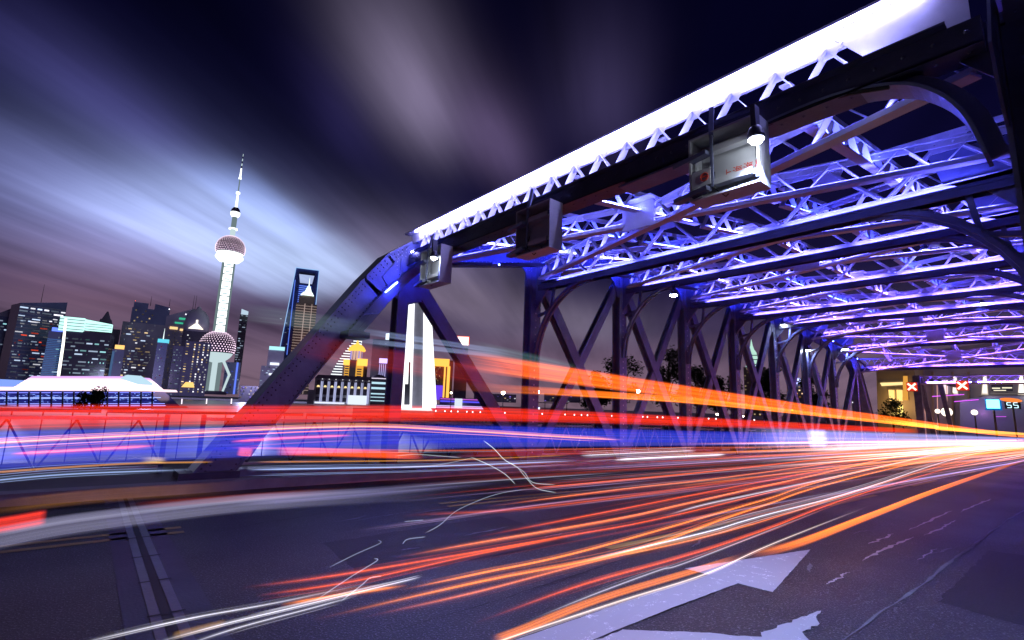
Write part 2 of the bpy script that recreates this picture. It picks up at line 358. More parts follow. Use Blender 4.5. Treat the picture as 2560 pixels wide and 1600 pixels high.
# ------------------------------------------------------------------ the truss bridge
L, X0, NP = 4.06, 5.6, 8
XN = [X0+L*i for i in range(NP+1)]
YF, YN = 10.8, .02
TOP = [5.20, 6.02, 6.45, 6.72, 6.82, 6.75, 6.5, 6.1, 5.25]      # chord axis height
STR = [4.95, 5.10, 5.70, 5.80, 5.88, 6.05, 6.05, 5.72, 4.80]
bridge = empty('truss_bridge', 'riveted steel truss bridge lit violet and blue, spanning the road overhead', 'bridge')
PW = {}
def gz(X): return G(X)+.16
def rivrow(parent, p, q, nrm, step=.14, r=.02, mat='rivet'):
    p, q = Vector(p), Vector(q); n = int((q-p).length/step); mb = MB()
    for i in range(n+1): mb.rivet(p+(q-p)*(i/max(n, 1)), nrm, r)
    return mb.build('rivet_row', mat, parent, kind='stuff')
def laced(name, p, q, w_, d_, mat='steel', upv=(0, 1, 0)):      # two flange plates and a web between (H section), depth d_ across Y
    mb = MB(); p, q = Vector(p), Vector(q); y = Vector((0, 1, 0))
    for s in (-1, 1): mb.bar(p+y*s*d_/2, q+y*s*d_/2, w_, .035, (0, 1, 0))
    mb.bar(p, q, .04, d_-.04, (0, 1, 0))
    return mb.build(name, mat, bridge)
for side, Y in ((1, YF), (-1, YN)):
    inner = Y-side*.26
    # top chord: box with overhanging cover plate, one piece per panel joined into one chord
    mb = MB()
    for i in range(NP):
        a, c = Vector((XN[i], Y, TOP[i])), Vector((XN[i+1], Y, TOP[i+1]))
        mb.bar(a, c, .46, .46); mb.bar(a+Vector((0, 0, .26)), c+Vector((0, 0, .26)), .62, .045); mb.bar(a-Vector((0, 0, .245)), c-Vector((0, 0, .245)), .58, .03)
        mb.bar(a+Vector((0, -side*.245, -.13)), c+Vector((0, -side*.245, -.13)), .03, .10)
    ch = mb.build('top_chord', 'steel', bridge)
    if side == 1:
        for i in range(0, 5):
            for dz_ in (.17, .09, -.20): rivrow(ch, (XN[i], inner+.025, TOP[i]+dz_), (XN[i+1], inner+.025, TOP[i+1]+dz_), (0, -1, 0), .13, .017, 'steel_light')
    # end posts
    for nm in (0, 1):
        yy = Y if side == 1 else -.18; wid = .46 if side == 1 else .26; E0 = XN[0] if nm == 0 else XN[-1]; T0 = TOP[0] if nm == 0 else TOP[-1]; sg = 1 if nm == 0 else -1
        ax_ = [Vector((E0+sg*u, yy, v if v > 1 else gz(E0+sg*u)+v)) for u, v in ((-3.75, -.05), (-.95, T0-1.02), (-.45, T0-.38), (.06, T0))]; mb = MB(); ofs = []
        for a, c in zip(ax_, ax_[1:]):
            d = (c-a).normalized(); nrm = Vector((-d.z, 0, d.x))*sg; a2, c2_ = a-d*.05, c+d*.05
            mb.bar(a2, c2_, wid, .50); mb.bar(a2+nrm*.27, c2_+nrm*.27, wid+.16, .045); mb.bar(a2-nrm*.265, c2_-nrm*.265, wid+.12, .03); ofs.append((a, c, nrm))
        ep = mb.build('end_post', 'steel', bridge)
        if side == 1 and nm == 0:
            for a, c, nrm in ofs:
                for k_ in (.21, .13, -.21): rivrow(ep, a+nrm*k_+Vector((0, -.235, 0)), c+nrm*k_+Vector((0, -.235, 0)), (0, -1, 0), .12, .02, 'steel_dark')
            xb = XN[0]-3.75; MB().box(xb-.45, xb+.5, yy-.36, yy+.36, gz(xb)-.05, gz(xb)+.12).build('bearing_plate', 'steel_dark', bridge)
    for i in range(NP+1):
        X = XN[i]; wv = (.28 if i in (0, NP) else .38) if side == 1 else .46
        yy = Y-.12 if side == 1 else .05
        pst = laced('post', (X-(.18 if side == 1 and i == 0 else 0), yy, gz(X)-.05), (X-(.18 if side == 1 and i == 0 else 0), yy, TOP[i]-.22), wv, .28 if side == 1 else .50)
        if side == 1 and i:
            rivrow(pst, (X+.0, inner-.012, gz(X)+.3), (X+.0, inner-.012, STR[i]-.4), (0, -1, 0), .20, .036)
        if side == -1 and i == 0:
            for k_ in (-.17, .17): rivrow(pst, (X-.235, k_, .3), (X-.235, k_, TOP[i]), (-1, 0, 0), .13, .017, 'steel')
        # gusset plate at the node (inner face)
        yy2 = inner if side == 1 else .05+.265
        gp = MB()
        if i == 0:
            pts = [(X-.75, TOP[0]-.75), (X-.42, TOP[0]-1.16), (X-.05, TOP[0]-1.30), (X+.28, TOP[0]-1.18), (X+.55, TOP[0]-.75), (X+.9, TOP[0]-.18), (X+.85, TOP[0]+.22), (X-.1, TOP[0]+.2)]
        elif i < NP:
            pts = [(X-.85, TOP[i]-.22), (X-.45, TOP[i]-.55), (X-.28, TOP[i]-1.05), (X+.28, TOP[i]-1.05), (X+.45, TOP[i]-.55), (X+.85, TOP[i]-.22), (X+.8, TOP[i]+.2), (X-.8, TOP[i]+.2)]
        else:
            pts = [(X-.8, TOP[i]-.2), (X-.3, TOP[i]-1.0), (X+.4, TOP[i]-.9), (X+.6, TOP[i]-.4), (X+.1, TOP[i]+.2), (X-.7, TOP[i]+.25)]
        gp.prism([(x, yy2-side*.004, z) for x, z in pts], (0, side*.022, 0)); gpo = gp.build('gusset_plate', 'steel', bridge)
        if side == 1:
            mb2 = MB(); r2 = random.Random(i)
            for a_ in range(10):
                for b_ in range(7):
                    x, z = X-.5+.1*a_, TOP[i]-.5+.09*b_
                    if abs(x-X) < .5: mb2.rivet((x, yy2-.005, z), (0, -1, 0), .014)
            mb2.build('rivet_row', 'steel_light', gpo, kind='stuff')
        # haunch bracket between strut and post
        if 0 < i < NP:
            hz = STR[i]; yi = yy2-side*.01
            mb3 = MB().prism([(X-.02, yi, hz+.62), (X-.02, yi-side*1.15, hz+.62), (X-.02, yi-side*1.0, hz+.1), (X-.02, yi-side*.55, hz-.12), (X-.02, yi, hz-.75)], (.04, 0, 0))
            mb3.build('haunch_plate', 'steel', bridge)
            # curved knee brace with radial tie
            kp = []
            for k in range(11):
                a_ = math.pi/2*k/10; kp.append(Vector((X, yi-side*(2.1-2.05*math.cos(a_)), hz-2.35+2.22*math.sin(a_))))
            mb4 = MB()
            for k in range(10): mb4.bar(kp[k], kp[k+1], .20, .07, (0, -side, 1)); mb4.bar(kp[k], kp[k+1], .03, .17, (0, -side, 1))
            mid = kp[5]; mb4.bar(mid, (X, yi-side*.1, hz-.9), .06, .08); mb4.bar(mid, (X, yi-side*.75, hz-.05), .06, .08)
            mb4.bar(kp[2], (X, yi, hz-1.75), .06, .08)
            mb4.build('knee_brace', 'steel', bridge)
    # diagonals
    for i in range(NP):
        a, c = XN[i], XN[i+1]; yy = Y-.12 if side == 1 else .05
        if i == 0: ds = [((a+.05, TOP[0]-.55), (c-.1, gz(c)))]
        elif i == NP-1: ds = [((c-.05, TOP[i+1]-.55), (a+.1, gz(a)))]
        else: ds = [((a+.1, TOP[i]-.45), (c-.1, gz(c))), ((c-.1, TOP[i+1]-.45), (a+.1, gz(a)))]
        for k, ((xa, za), (xb, zb)) in enumerate(ds):
            dg = laced('diagonal', (xa, yy, za), (xb, yy, zb), .32 if k == 0 else .28, .22 if k == 0 else .18)
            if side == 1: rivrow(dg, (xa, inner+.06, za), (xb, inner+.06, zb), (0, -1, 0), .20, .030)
    mb = MB()
    for i in range(-1, NP+1):
        xa, xb = X0+L*i, X0+L*(i+1); mb.bar((xa, Y if side == 1 else -.1, gz(xa)+.02), (xb, Y if side == 1 else -.1, gz(xb)+.02), .40 if side == 1 else .3, .22)
    mb.build('bottom_chord', 'steel', bridge)

# LED tubes: real fittings lying on the struts
def ledmat(name, c, s): M[name] = glow(name, c, s)
for i in range(9):
    f = i/8
    ledmat('led_violet_%d' % i, (.085+.10*f, .105-.03*f, 1.0), 240)
ledmat('led_blue', (.03, .045, 1.0), 190)
ledmat('led_portal', (.30, .30, 1.0), 150)
ledmat('led_cover', (.40, .38, 1.0), 85)
Ya, Yb = 10.3, .38
nlat = 0
# portal over the entrance
X = X0; zt, zb = 5.46, 4.93
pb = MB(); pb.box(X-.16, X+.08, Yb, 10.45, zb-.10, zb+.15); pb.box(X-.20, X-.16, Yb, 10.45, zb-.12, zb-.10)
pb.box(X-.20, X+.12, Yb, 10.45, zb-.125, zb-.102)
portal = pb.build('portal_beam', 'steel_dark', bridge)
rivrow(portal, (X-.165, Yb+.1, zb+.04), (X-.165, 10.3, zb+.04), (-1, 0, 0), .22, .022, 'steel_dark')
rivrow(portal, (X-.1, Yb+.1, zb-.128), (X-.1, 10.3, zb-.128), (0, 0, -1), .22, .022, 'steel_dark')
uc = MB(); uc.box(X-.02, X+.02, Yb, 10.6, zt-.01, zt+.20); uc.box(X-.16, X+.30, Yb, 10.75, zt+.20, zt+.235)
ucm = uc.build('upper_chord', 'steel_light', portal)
rivrow(ucm, (X-.024, 1.0, zt+.12), (X-.024, 2.2, zt+.12), (-1, 0, 0), .2, .02)
n = 17; stp = (10.1-1.3)/n
for k in range(n):
    y = 1.3+stp*k
    for s in (0, 1):
        q0, q1 = ((y, zb+.15), (y+stp*.5, zt+.0)) if s == 0 else ((y+stp*.5, zt+.0), (y+stp, zb+.15))
        MB().bar((X-.04-.012*s, q0[0], q0[1]), (X-.04-.012*s, q1[0], q1[1]), .010, .12, (1, 0, 0)).build('lattice_bar', 'steel_light', portal)
    MB().prism([(X-.06, y+stp*.22, zt+.03), (X-.06, y+stp*.78, zt+.03), (X-.06, y+stp*.62, zt-.10), (X-.06, y+stp*.38, zt-.10)], (.008, 0, 0)).build('node_plate', 'steel_light', portal)
MB().prism([(X-.05, .45, zt+.18), (X-.05, 1.55, zt+.18), (X-.05, 1.15, zb+.16), (X-.05, .45, zb+.16)], (.02, 0, 0)).build('gusset_plate', 'steel_light', portal)
for k in range(6):
    y0 = 1.15+k*1.53; MB().tube([(X-.21, y0, zb+.175), (X-.21, y0+1.45, zb+.175)], .014, 8).build('led_tube', 'led_portal', portal); MB().tube([(X-.135, y0-.4, zt+.172), (X-.135, y0+1.45, zt+.172)], .02, 6).build('led_tube', 'led_cover', portal)
MB().box(X-.235, X-.15, .6, 10.1, zb+.152, zb+.160).box(X-.243, X-.235, .6, 10.1, zb+.152, zb+.178).build('led_tray', 'steel_dark', portal)
# knee brackets of the portal
def curved(pts, d, th, wid, name, mat, parent, web=.16):      # curved plate following pts, width wid along d, with a stiffening web above
    pts = smooth([Vector(p) for p in pts], 4); d = Vector(d).normalized(); vs = []; fs = []; n_ = len(pts)
    for i_, p in enumerate(pts):
        tn = (pts[min(i_+1, n_-1)]-pts[max(i_-1, 0)]).normalized(); nn = tn.cross(d).normalized()
        if nn.z < 0: nn = -nn
        vs += [p-d*wid/2, p+d*wid/2, p+d*wid/2+nn*th, p-d*wid/2+nn*th, p-d*.02+nn*th, p+d*.02+nn*th, p+d*.02+nn*(th+web), p-d*.02+nn*(th+web)]
    for i_ in range(n_-1):
        a_, b_ = i_*8, i_*8+8
        for o_ in (0, 4):
            for q_ in range(4): fs.append((a_+o_+q_, a_+o_+(q_+1) % 4, b_+o_+(q_+1) % 4, b_+o_+q_))
    fs += [(0, 3, 2, 1), (4, 7, 6, 5)]+[tuple(x+(n_-1)*8 for x in f_) for f_ in ((0, 1, 2, 3), (4, 5, 6, 7))]
    return MB().pts(vs, fs).build(name, mat, parent)
curved([(X-.04, 4.2, 4.73), (X-.04, 3.0, 4.76), (X-.04, 2.2, 4.83), (X-.04, 1.5, 4.84), (X-.04, 1.0, 4.71), (X-.04, .72, 4.48), (X-.04, .56, 4.18), (X-.04, .47, 3.8)], (1, 0, 0), .03, .32, 'portal_knee', 'steel', portal, .12)
curved([(X-.18, 3.0, 4.73), (X-.18, 2.2, 4.80), (X-.18, 1.5, 4.81), (X-.18, 1.05, 4.70)], (1, 0, 0), .012, .02, 'knee_seam', 'black', portal, .02)
MB().bar((X, .95, 4.75), (X, .55, 5.05), .05, .08).build('knee_tie', 'steel_dark', portal)
MB().prism([(X-.01, .36, 5.1), (X-.01, .95, 5.05), (X-.01, .60, 4.85), (X-.01, .36, 4.55)], (.03, 0, 0)).build('gusset_plate', 'steel_dark', portal)
curved([(5.5, 8.4, 4.74), (5.46, 9.1, 4.73), (5.36, 9.6, 4.62), (5.2, 9.95, 4.42), (4.95, 10.15, 4.08), (4.68, 10.27, 3.68), (4.42, 10.33, 3.30), (4.2, 10.36, 2.98)], (1, -.25, .2), .04, .34, 'portal_knee', 'steel', portal, .14)
MB().box(3.98, 4.45, 10.05, 10.5, 2.92, 3.06).build('knee_foot', 'steel_dark', portal)

# sway frames over the road
for i in range(1, NP+1):
    X = XN[i]; zs = STR[i]; zu = zs+.92 if i < NP else zs+.62
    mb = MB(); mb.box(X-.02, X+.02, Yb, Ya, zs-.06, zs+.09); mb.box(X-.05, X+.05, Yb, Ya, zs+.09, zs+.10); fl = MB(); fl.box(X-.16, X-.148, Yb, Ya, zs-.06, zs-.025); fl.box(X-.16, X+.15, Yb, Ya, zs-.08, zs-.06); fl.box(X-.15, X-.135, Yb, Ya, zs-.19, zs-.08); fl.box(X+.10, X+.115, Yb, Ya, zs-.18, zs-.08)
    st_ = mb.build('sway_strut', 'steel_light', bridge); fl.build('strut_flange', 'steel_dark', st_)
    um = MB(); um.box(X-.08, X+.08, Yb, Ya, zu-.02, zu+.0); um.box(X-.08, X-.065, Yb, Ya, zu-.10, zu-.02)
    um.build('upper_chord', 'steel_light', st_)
    rivrow(st_, (X-.082, Yb, zu-.06), (X-.082, Ya, zu-.06), (-1, 0, 0), .2, .02, 'steel_light')
    if i == NP:                                     # far portal: crossed lattice
        for k in range(24):
            y = Yb+.2+(Ya-Yb-.4)*k/24; y2 = y+(Ya-Yb-.4)/24
            mb = MB().bar((X-.02, y, zs+.02), (X-.02, y2, zu-.03), .03, .07, (1, 0, 0)).bar((X+.02, y2, zs+.02), (X+.02, y, zu-.03), .03, .07, (1, 0, 0))
            mb.build('lattice_bar', 'steel_light', st_)
    else:
        # zigzag of inverted V braces between the strut and the upper chord
        for k in range(6):
            y = 1.25+k*1.62; half = .76; apex = Vector((X+.02, y, zu-.06))
            for s in (-1, 1):
                ft = Vector((X-.02, y+s*half, zs+.09)); wd = .17 if s < 0 else .11
                MB().bar(ft, apex, .03, wd, (1, 0, 0)).bar(ft+Vector((-.02, 0, 0)), apex+Vector((-.02, 0, 0)), .07, .02, (1, 0, 0)).build('brace_bar', 'steel_light', st_)
            MB().prism([(X-.045, y-.30, zu-.02), (X-.045, y+.30, zu-.02), (X-.045, y+.16, zu-.30), (X-.045, y-.16, zu-.30)], (.012, 0, 0)).build('apex_plate', 'steel_light', st_)
            mb = MB()
            for a_ in range(4):
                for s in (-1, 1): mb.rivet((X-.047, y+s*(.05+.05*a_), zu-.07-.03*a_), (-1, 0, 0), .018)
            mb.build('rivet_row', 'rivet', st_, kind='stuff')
    for k in range(3):
        y0 = .9+k*3.1; MB().tube([(X-.125, y0, zs-.042), (X-.125, y0+2.7, zs-.042)], .013, 6).build('led_tube', 'led_violet_%d' % i, st_)

# plan bracing between the frames: latticed beams crossing in every bay
for i in range(NP):
    a, c = XN[i], XN[i+1]
    za, zc = (TOP[0]+.05, TOP[1]-.25) if i == 0 else (TOP[i]-.20, TOP[i+1]-.20)
    for s in (0, 1):
        ya, yc = (Ya-.1, Yb+.1) if s == 0 else (Yb+.1, Ya-.1)
        p, q = Vector((a+.15, ya, za-.12*s)), Vector((c-.15, yc, zc-.12*s))
        mb = MB(); dn = Vector((0, 0, -.42))
        mb.bar(p, q, .13, .02); mb.bar(p+Vector((0, 0, -.05)), q+Vector((0, 0, -.05)), .02, .10); mb.bar(p+dn, q+dn, .16, .03); mb.bar(p+dn+Vector((-.078, 0, .028)), q+dn+Vector((-.078, 0, .028)), .008, .05); mb.bar(p+dn+Vector((0, 0, .05)), q+dn+Vector((0, 0, .05)), .02, .09)
        lb = mb.build('lateral_beam', 'steel_light', bridge); rivrow(lb, p+Vector((-.02, 0, -.05)), q+Vector((-.02, 0, -.05)), (-1, 0, 0), .22, .022, 'steel_light')
        nz = 24; joined = MB()
        for k in range(nz):
            f0, f1 = (k+.1)/nz, (k+.9)/nz; u0, u1 = (dn, Vector()) if k % 2 == 0 else (Vector(), dn)
            P0, P1 = p+(q-p)*f0+u0*.95, p+(q-p)*f1+u1*.95+Vector((0, 0, -.03))
            if i < 3: MB().bar(P0, P1, .012, .10, (q-p).cross(Vector((0, 0, 1)))).build('lattice_bar', 'steel_light', lb)
            else: joined.bar(P0, P1, .012, .10, (q-p).cross(Vector((0, 0, 1))))
        if joined.v: joined.build('lattice_bar', 'steel_light', lb, kind='stuff')
        if s == 0:
            MB().box((a+c)/2-.38, (a+c)/2+.38, 4.95, 5.75, (za+zc)/2-.05, (za+zc)/2-.03).build('gusset_plate', 'steel_light', lb)
        for k in range(2):
            f0 = .06+.46*k; P0 = p+(q-p)*f0+dn+Vector((-.05, 0, .03)); P1 = p+(q-p)*(f0+.42)+dn+Vector((-.05, 0, .03))
            MB().tube([P0, P1], .012, 6).build('led_tube', 'led_violet_%d' % max(i, 1), lb)
    # vertical gusset plates hanging at mid width
    MB().box(a+L*.45, a+L*.45+.03, 5.0, 5.7, (za+zc)/2-.55, (za+zc)/2-.06).build('hanger_plate', 'steel_light', bridge)
for i in range(NP):
    a, c = XN[i], XN[i+1]; za, zc = (STR[i]+.86 if i else TOP[0]+.2), (STR[i+1]+.86 if i+1 < NP else TOP[-1]+.2)
    for kk_, y in enumerate((2.06, 3.7, 5.35, 6.95, 8.6)):
        p, q = Vector((a+.1, y, za)), Vector((c-.1, y, zc)); dn = Vector((0, 0, -.36)); mb = MB()
        mb.bar(p, q, .12, .02); mb.bar(p+Vector((0, -.055, -.04)), q+Vector((0, -.055, -.04)), .012, .08); mb.bar(p+dn, q+dn, .14, .02); mb.bar(p+dn+Vector((0, .05, .05)), q+dn+Vector((0, .05, .05)), .012, .09)
        sb = mb.build('stringer', 'steel_light', bridge); nz = 12; zz = MB()
        for k in range(nz):
            f0, f1 = (k+.05)/nz, (k+.95)/nz; u0, u1 = (dn, Vector()) if k % 2 == 0 else (Vector(), dn)
            zz.bar(p+(q-p)*f0+u0*.94, p+(q-p)*f1+u1*.94, .012, .085, (0, 1, 0))
        zz.build('lattice_bar', 'steel_light', sb, kind='stuff')
        MB().tube([p.lerp(q, .08)+dn+Vector((0, -.04, .025)), p.lerp(q, .92)+dn+Vector((0, -.04, .025))], .010, 5).build('led_tube', 'led_blue' if kk_ % 2 else 'led_violet_%d' % i, sb)  # tubes added as colour fill for the roof members
# blue LED line washing the far chord, lying in trays
for i in range(NP):
    for k in range(2):
        f0, f1 = .05+.48*k, .47+.48*k; dzz = -.40
        pa = Vector((XN[i]+L*f0, 9.92, TOP[i]+(TOP[i+1]-TOP[i])*f0+dzz)); pc = Vector((XN[i]+L*f1, 9.92, TOP[i]+(TOP[i+1]-TOP[i])*f1+dzz))
        MB().tube([pa, pc], .018, 6).build('led_tube', 'led_blue', bridge)
        mb = MB(); o1, o2 = Vector((0, -.05, .0)), Vector((0, .02, -.035)); mb.bar(pa+o1, pc+o1, .012, .09); mb.bar(pa+o2, pc+o2, .14, .012); mb.build('led_tray', 'steel_dark', bridge)
MB().tube([(4.75, 10.1, 4.0), (5.45, 10.05, 4.75)], .016, 6).build('led_tube', 'led_blue', bridge)
# second span: its entrance portal further along
X2 = 54.5
sp2 = empty('bridge_portal', 'small lattice portal of the next bridge span, far down the road', 'bridge portal', (X2, 5, G(X2)))
for y in (10.7, .1): MB().bar((X2, y, gz(X2)), (X2, y, 5.4), .5, .5).build('post', 'steel', sp2)
mb = MB(); mb.box(X2-.2, X2+.2, .35, 10.45, 4.62, 4.75); mb.box(X2-.2, X2+.2, .35, 10.45, 5.28, 5.4); mb.build('portal_beam', 'steel_light', sp2)
for k in range(18):
    y = .6+9.6*k/18; y2 = y+9.6/18
    MB().bar((X2-.1, y, 4.76), (X2-.1, y2, 5.27), .03, .09, (1, 0, 0)).bar((X2-.06, y2, 4.76), (X2-.06, y, 5.27), .03, .09, (1, 0, 0)).build('lattice_bar', 'steel_light', sp2)
for k in range(3): MB().tube([(X2-.17, .8+3.2*k, 4.79), (X2-.17, 3.6+3.2*k, 4.79)], .03, 6).build('led_tube', 'led_violet_8', sp2)
for y in (10.7, .1):
    for k in range(4): MB().bar((X2+1+4*k, y, 5.4), (X2+5+4*k, y, gz(60)) if k % 2 == 0 else (X2+5+4*k, y, 5.4), .35, .35).build('diagonal', 'steel', sp2)

# footway railing behind the truss: W-latticed panels
rails = None
for i in range(-4, NP+3):
    xa, xb = X0+L*i+.3, X0+L*(i+1)-.3
    od_ = ['first', 'second', 'third', 'fourth', 'fifth', 'sixth', 'seventh', 'eighth', 'ninth', 'tenth', 'eleventh']
    lab_ = 'steel railing panel with W-shaped lattice, %s' % ('beside the %s far truss post' % od_[i] if i >= 0 else 'on the left approach, %s out from the end post' % od_[-i-1])
    t_ = empty('lattice_railing', lab_, 'railing', ((xa+xb)/2, 11.6, gz((xa+xb)/2)), 'railing panels along the footway')
    za, zb2 = gz(xa), gz(xb)
    mb = MB(); mb.bar((xa, 11.6, za+1.0), (xb, 11.6, zb2+1.0), .07, .06); mb.build('top_rail', 'steel_light', t_)
    MB().bar((xa, 11.6, za+.12), (xb, 11.6, zb2+.12), .06, .05).build('bottom_rail', 'steel_light', t_)
    n = 8
    for k in range(n):
        f0, f1 = k/n, (k+1)/n; A = Vector((xa+(xb-xa)*f0, 11.6, za+(zb2-za)*f0)); B = Vector((xa+(xb-xa)*f1, 11.6, za+(zb2-za)*f1))
        h0, h1 = (.14, .97) if k % 2 == 0 else (.97, .14)
        MB().bar(A+Vector((0, 0, h0)), B+Vector((0, 0, h1)), .03, .045, (0, 1, 0)).build('lattice_bar', 'steel_light' if i > 0 else 'steel_dark', t_)
    for x, z in ((xa, za), (xb, zb2)): MB().bar((x, 11.6, z), (x, 11.6, z+1.08), .08, .08).build('rail_post', 'steel', t_)
for i in range(-5, 12):                              # outer railing over the river
    xa = -8+4.2*i; xb = xa+4.1
    t_ = empty('river_railing', 'dark footway railing with thin upright bars above the river', 'railing', (xa, 14, gz(xa)), 'railing panels above the river')
    za, zb2 = gz(xa), gz(xb); MB().bar((xa, 14, za+1.05), (xb, 14, zb2+1.05), .07, .07).build('top_rail', 'steel', t_)
    mb = MB()
    for k in range(24 if xa > 6 else 9):
        x = xa+(xb-xa)*k/(24 if xa > 6 else 9); mb.bar((x, 14, gz(x)), (x, 14, gz(x)+1.03), .02, .02)
    mb.build('upright_bar', 'steel_dark', t_, kind='stuff')

# ------------------------------------------------------------------ things hung from the bridge
def flood(p, label, energy, aim=(0, 0, -1), size=.15, tint=(.28, .36, 1.0), spot=150):
    p = Vector(p); t_ = empty('floodlight', label, 'floodlight', p, 'floodlights under the bridge')
    mb = MB().lathe(p, [(size*.6, .13), (size*.85, .09), (size, .03), (size*1.02, 0)], 14); mb.build('housing', 'steel_dark', t_, True)
    MB().lathe(p, [(size*.9, -.015), (size*.55, -.05), (.01, -.065)], 14).build('lens', 'flood', t_, True)
    MB().bar(p+Vector((0, 0, .12)), p+Vector((0, 0, .36)), .05, .10).build('bracket', 'steel_dark', t_)
    l = bpy.data.lights.new('floodlight_beam', 'SPOT'); l.energy = energy; l.color = tint; l.spot_size = R(spot); l.spot_blend = .6; l.shadow_soft_size = .12
    lo = bpy.data.objects.new('floodlight_beam', l); col.objects.link(lo); lo.location = p+Vector((0, 0, -.12)); 
    lo.rotation_euler = Vector(aim).to_track_quat('-Z', 'Y').to_euler()
    return t_
p1 = onX(1085, 643, 4.95); flood((4.95, p1.y, p1.z), 'dazzling white floodlight at the far end of the entrance portal', 420, (-.45, -.75, -1), .07, spot=100, tint=(.14, .20, 1.0))
p2 = onX(1890, 346, 4.92); flood((4.92, p2.y, p2.z), 'white floodlight above the lit signal box with red lettering', 1250, (.0, .12, -1), .085, spot=104, tint=(.42, .50, 1.0))
for k, (q, lab) in enumerate([((1684, 737), 'small white floodlight by the second truss post'), ((1958, 812), 'small white floodlight near the fifth truss post')]):
    Xq = (XN[2], XN[5])[k]; p = onX(*q, Xq-.25); flood(p, lab, 120, (0, -.4, -1), .13)
for k, (q, lab, Xq) in enumerate([((2312, 625), 'dark hanging floodlight with added blue beam below the third overhead strut', XN[3]), ((2456, 758), 'dark hanging floodlight with added blue beam below a middle overhead strut', XN[5])]):
    p = onX(*q, Xq-.1); flood(p, lab, 700, (-.25, .35, -1), .09, (.12, .16, 1.0), 110)  # blue beams added to these dark lamps to tint the road
for k, (q, lab, Xq) in enumerate([((2020, 875), 'small floodlight beside the far truss posts', XN[6]), ((2115, 873), 'small floodlight by the last far truss post', XN[7])]):
    p = onX(*q, Xq-.2); flood(p, lab, 100, (0, -.3, -1), .13)

def signal_box(yc, label, lit):
    X = 5.32; z0, z1 = 4.02, 4.80; hw = .40
    t_ = empty('signal_box', label, 'signal box', (X, yc, z1))
    mb = MB(); mb.box(X, X+.02, yc-hw, yc+hw, z0, z1); mb.box(X-.26, X, yc-hw, yc-hw+.02, z0, z1); mb.box(X-.26, X, yc+hw-.02, yc+hw, z0, z1); mb.box(X-.26, X, yc-hw+.02, yc+hw-.02, z1-.02, z1); mb.box(X-.26, X, yc-hw+.02, yc+hw-.02, z0, z0+.02)
    mb.build('housing', 'cabinet', t_)
    for zz in (z0+.16, z1-.22):
        MB().bar((X-.20, yc-hw+.08, zz), (X-.20, yc+hw-.25, zz), .10, .07).bar((X-.20, yc-hw+.08, zz), (X-.03, yc-hw+.03, zz), .07, .07).build('shelf_rail', 'cabinet', t_)
    MB().box(X-.10, X-.085, yc-hw+.10, yc+hw-.22, z0+.2, z1-.26).build('back_panel', 'cabinet', t_)
    MB().bar((X-.25, yc+.12, z0+.1), (X-.25, yc+.12, z1-.05), .03, .03).bar((X-.25, yc+.12, z1-.05), (X-.10, yc+.18, z1+.38), .05, .05).build('hanger_bar', 'steel', t_)
    for za_ in (z1-.26, z0+.09): MB().bar((X-.28, yc+.15, za_), (X-.22, yc+hw+.2, za_-.02), .10, .05).build('side_arm', 'steel', t_)
    MB().tube([(X-.12, yc-.1, z0+.1), (X-.2, yc, z0-.03), (X-.26, yc+.1, z0+.08), (X-.2, yc+.12, z0+.3)], .008, 5).build('cable', 'black', t_)
    for zz in (z0+.05, z1-.25): MB().box(X-.28, X-.262, yc-hw-.005, yc-hw+.03, zz, zz+.06).build('latch', 'steel_dark', t_)
    if lit:
        fc = bpy.data.curves.new('lettering', 'FONT'); fc.body = '上海海星'; fc.size = .115; fc.extrude = .002; fc.space_character = 1.08
        tmp = bpy.data.objects.new('lettering_source', fc); col.objects.link(tmp)
        dg = bpy.context.evaluated_depsgraph_get(); me = bpy.data.meshes.new_from_object(tmp.evaluated_get(dg)); bpy.data.objects.remove(tmp)
        me.materials.clear(); me.materials.append(M['redtext']); lt = bpy.data.objects.new('lettering', me); col.objects.link(lt)
        lt.parent = t_; lt.rotation_euler = (R(90), 0, R(-90)); lt.location = Vector((X-.105, yc+.08, z0+.235))-Vector((X, yc, z1))
        mb = MB(); c0 = Vector((X-.285, yc+.2, z0+.24))
        rg = [c0+Vector((0, math.cos(a)*.045, math.sin(a)*.045)) for a in [k*math.pi/6 for k in range(12)]]
        mb.tube(rg+[rg[0]], .010, 5); mb.bar(c0+Vector((0, -.04, 0)), c0+Vector((0, .04, .01)), .006, .02); mb.build('emblem', 'redtext', t_)
        MB().box(X-.278, X-.268, yc+.13, yc+.36, z0+.14, z0+.34).build('name_plate', 'cabinet', t_)
signal_box(8.78, 'open grey signal box frame under the far end of the portal, beside the dazzling lamp', False)
signal_box(5.66, 'dark reddish signal box hanging at mid portal, unlit', False)
signal_box(2.52, 'floodlit grey signal box with red Chinese lettering, hung on the near part of the portal', True)

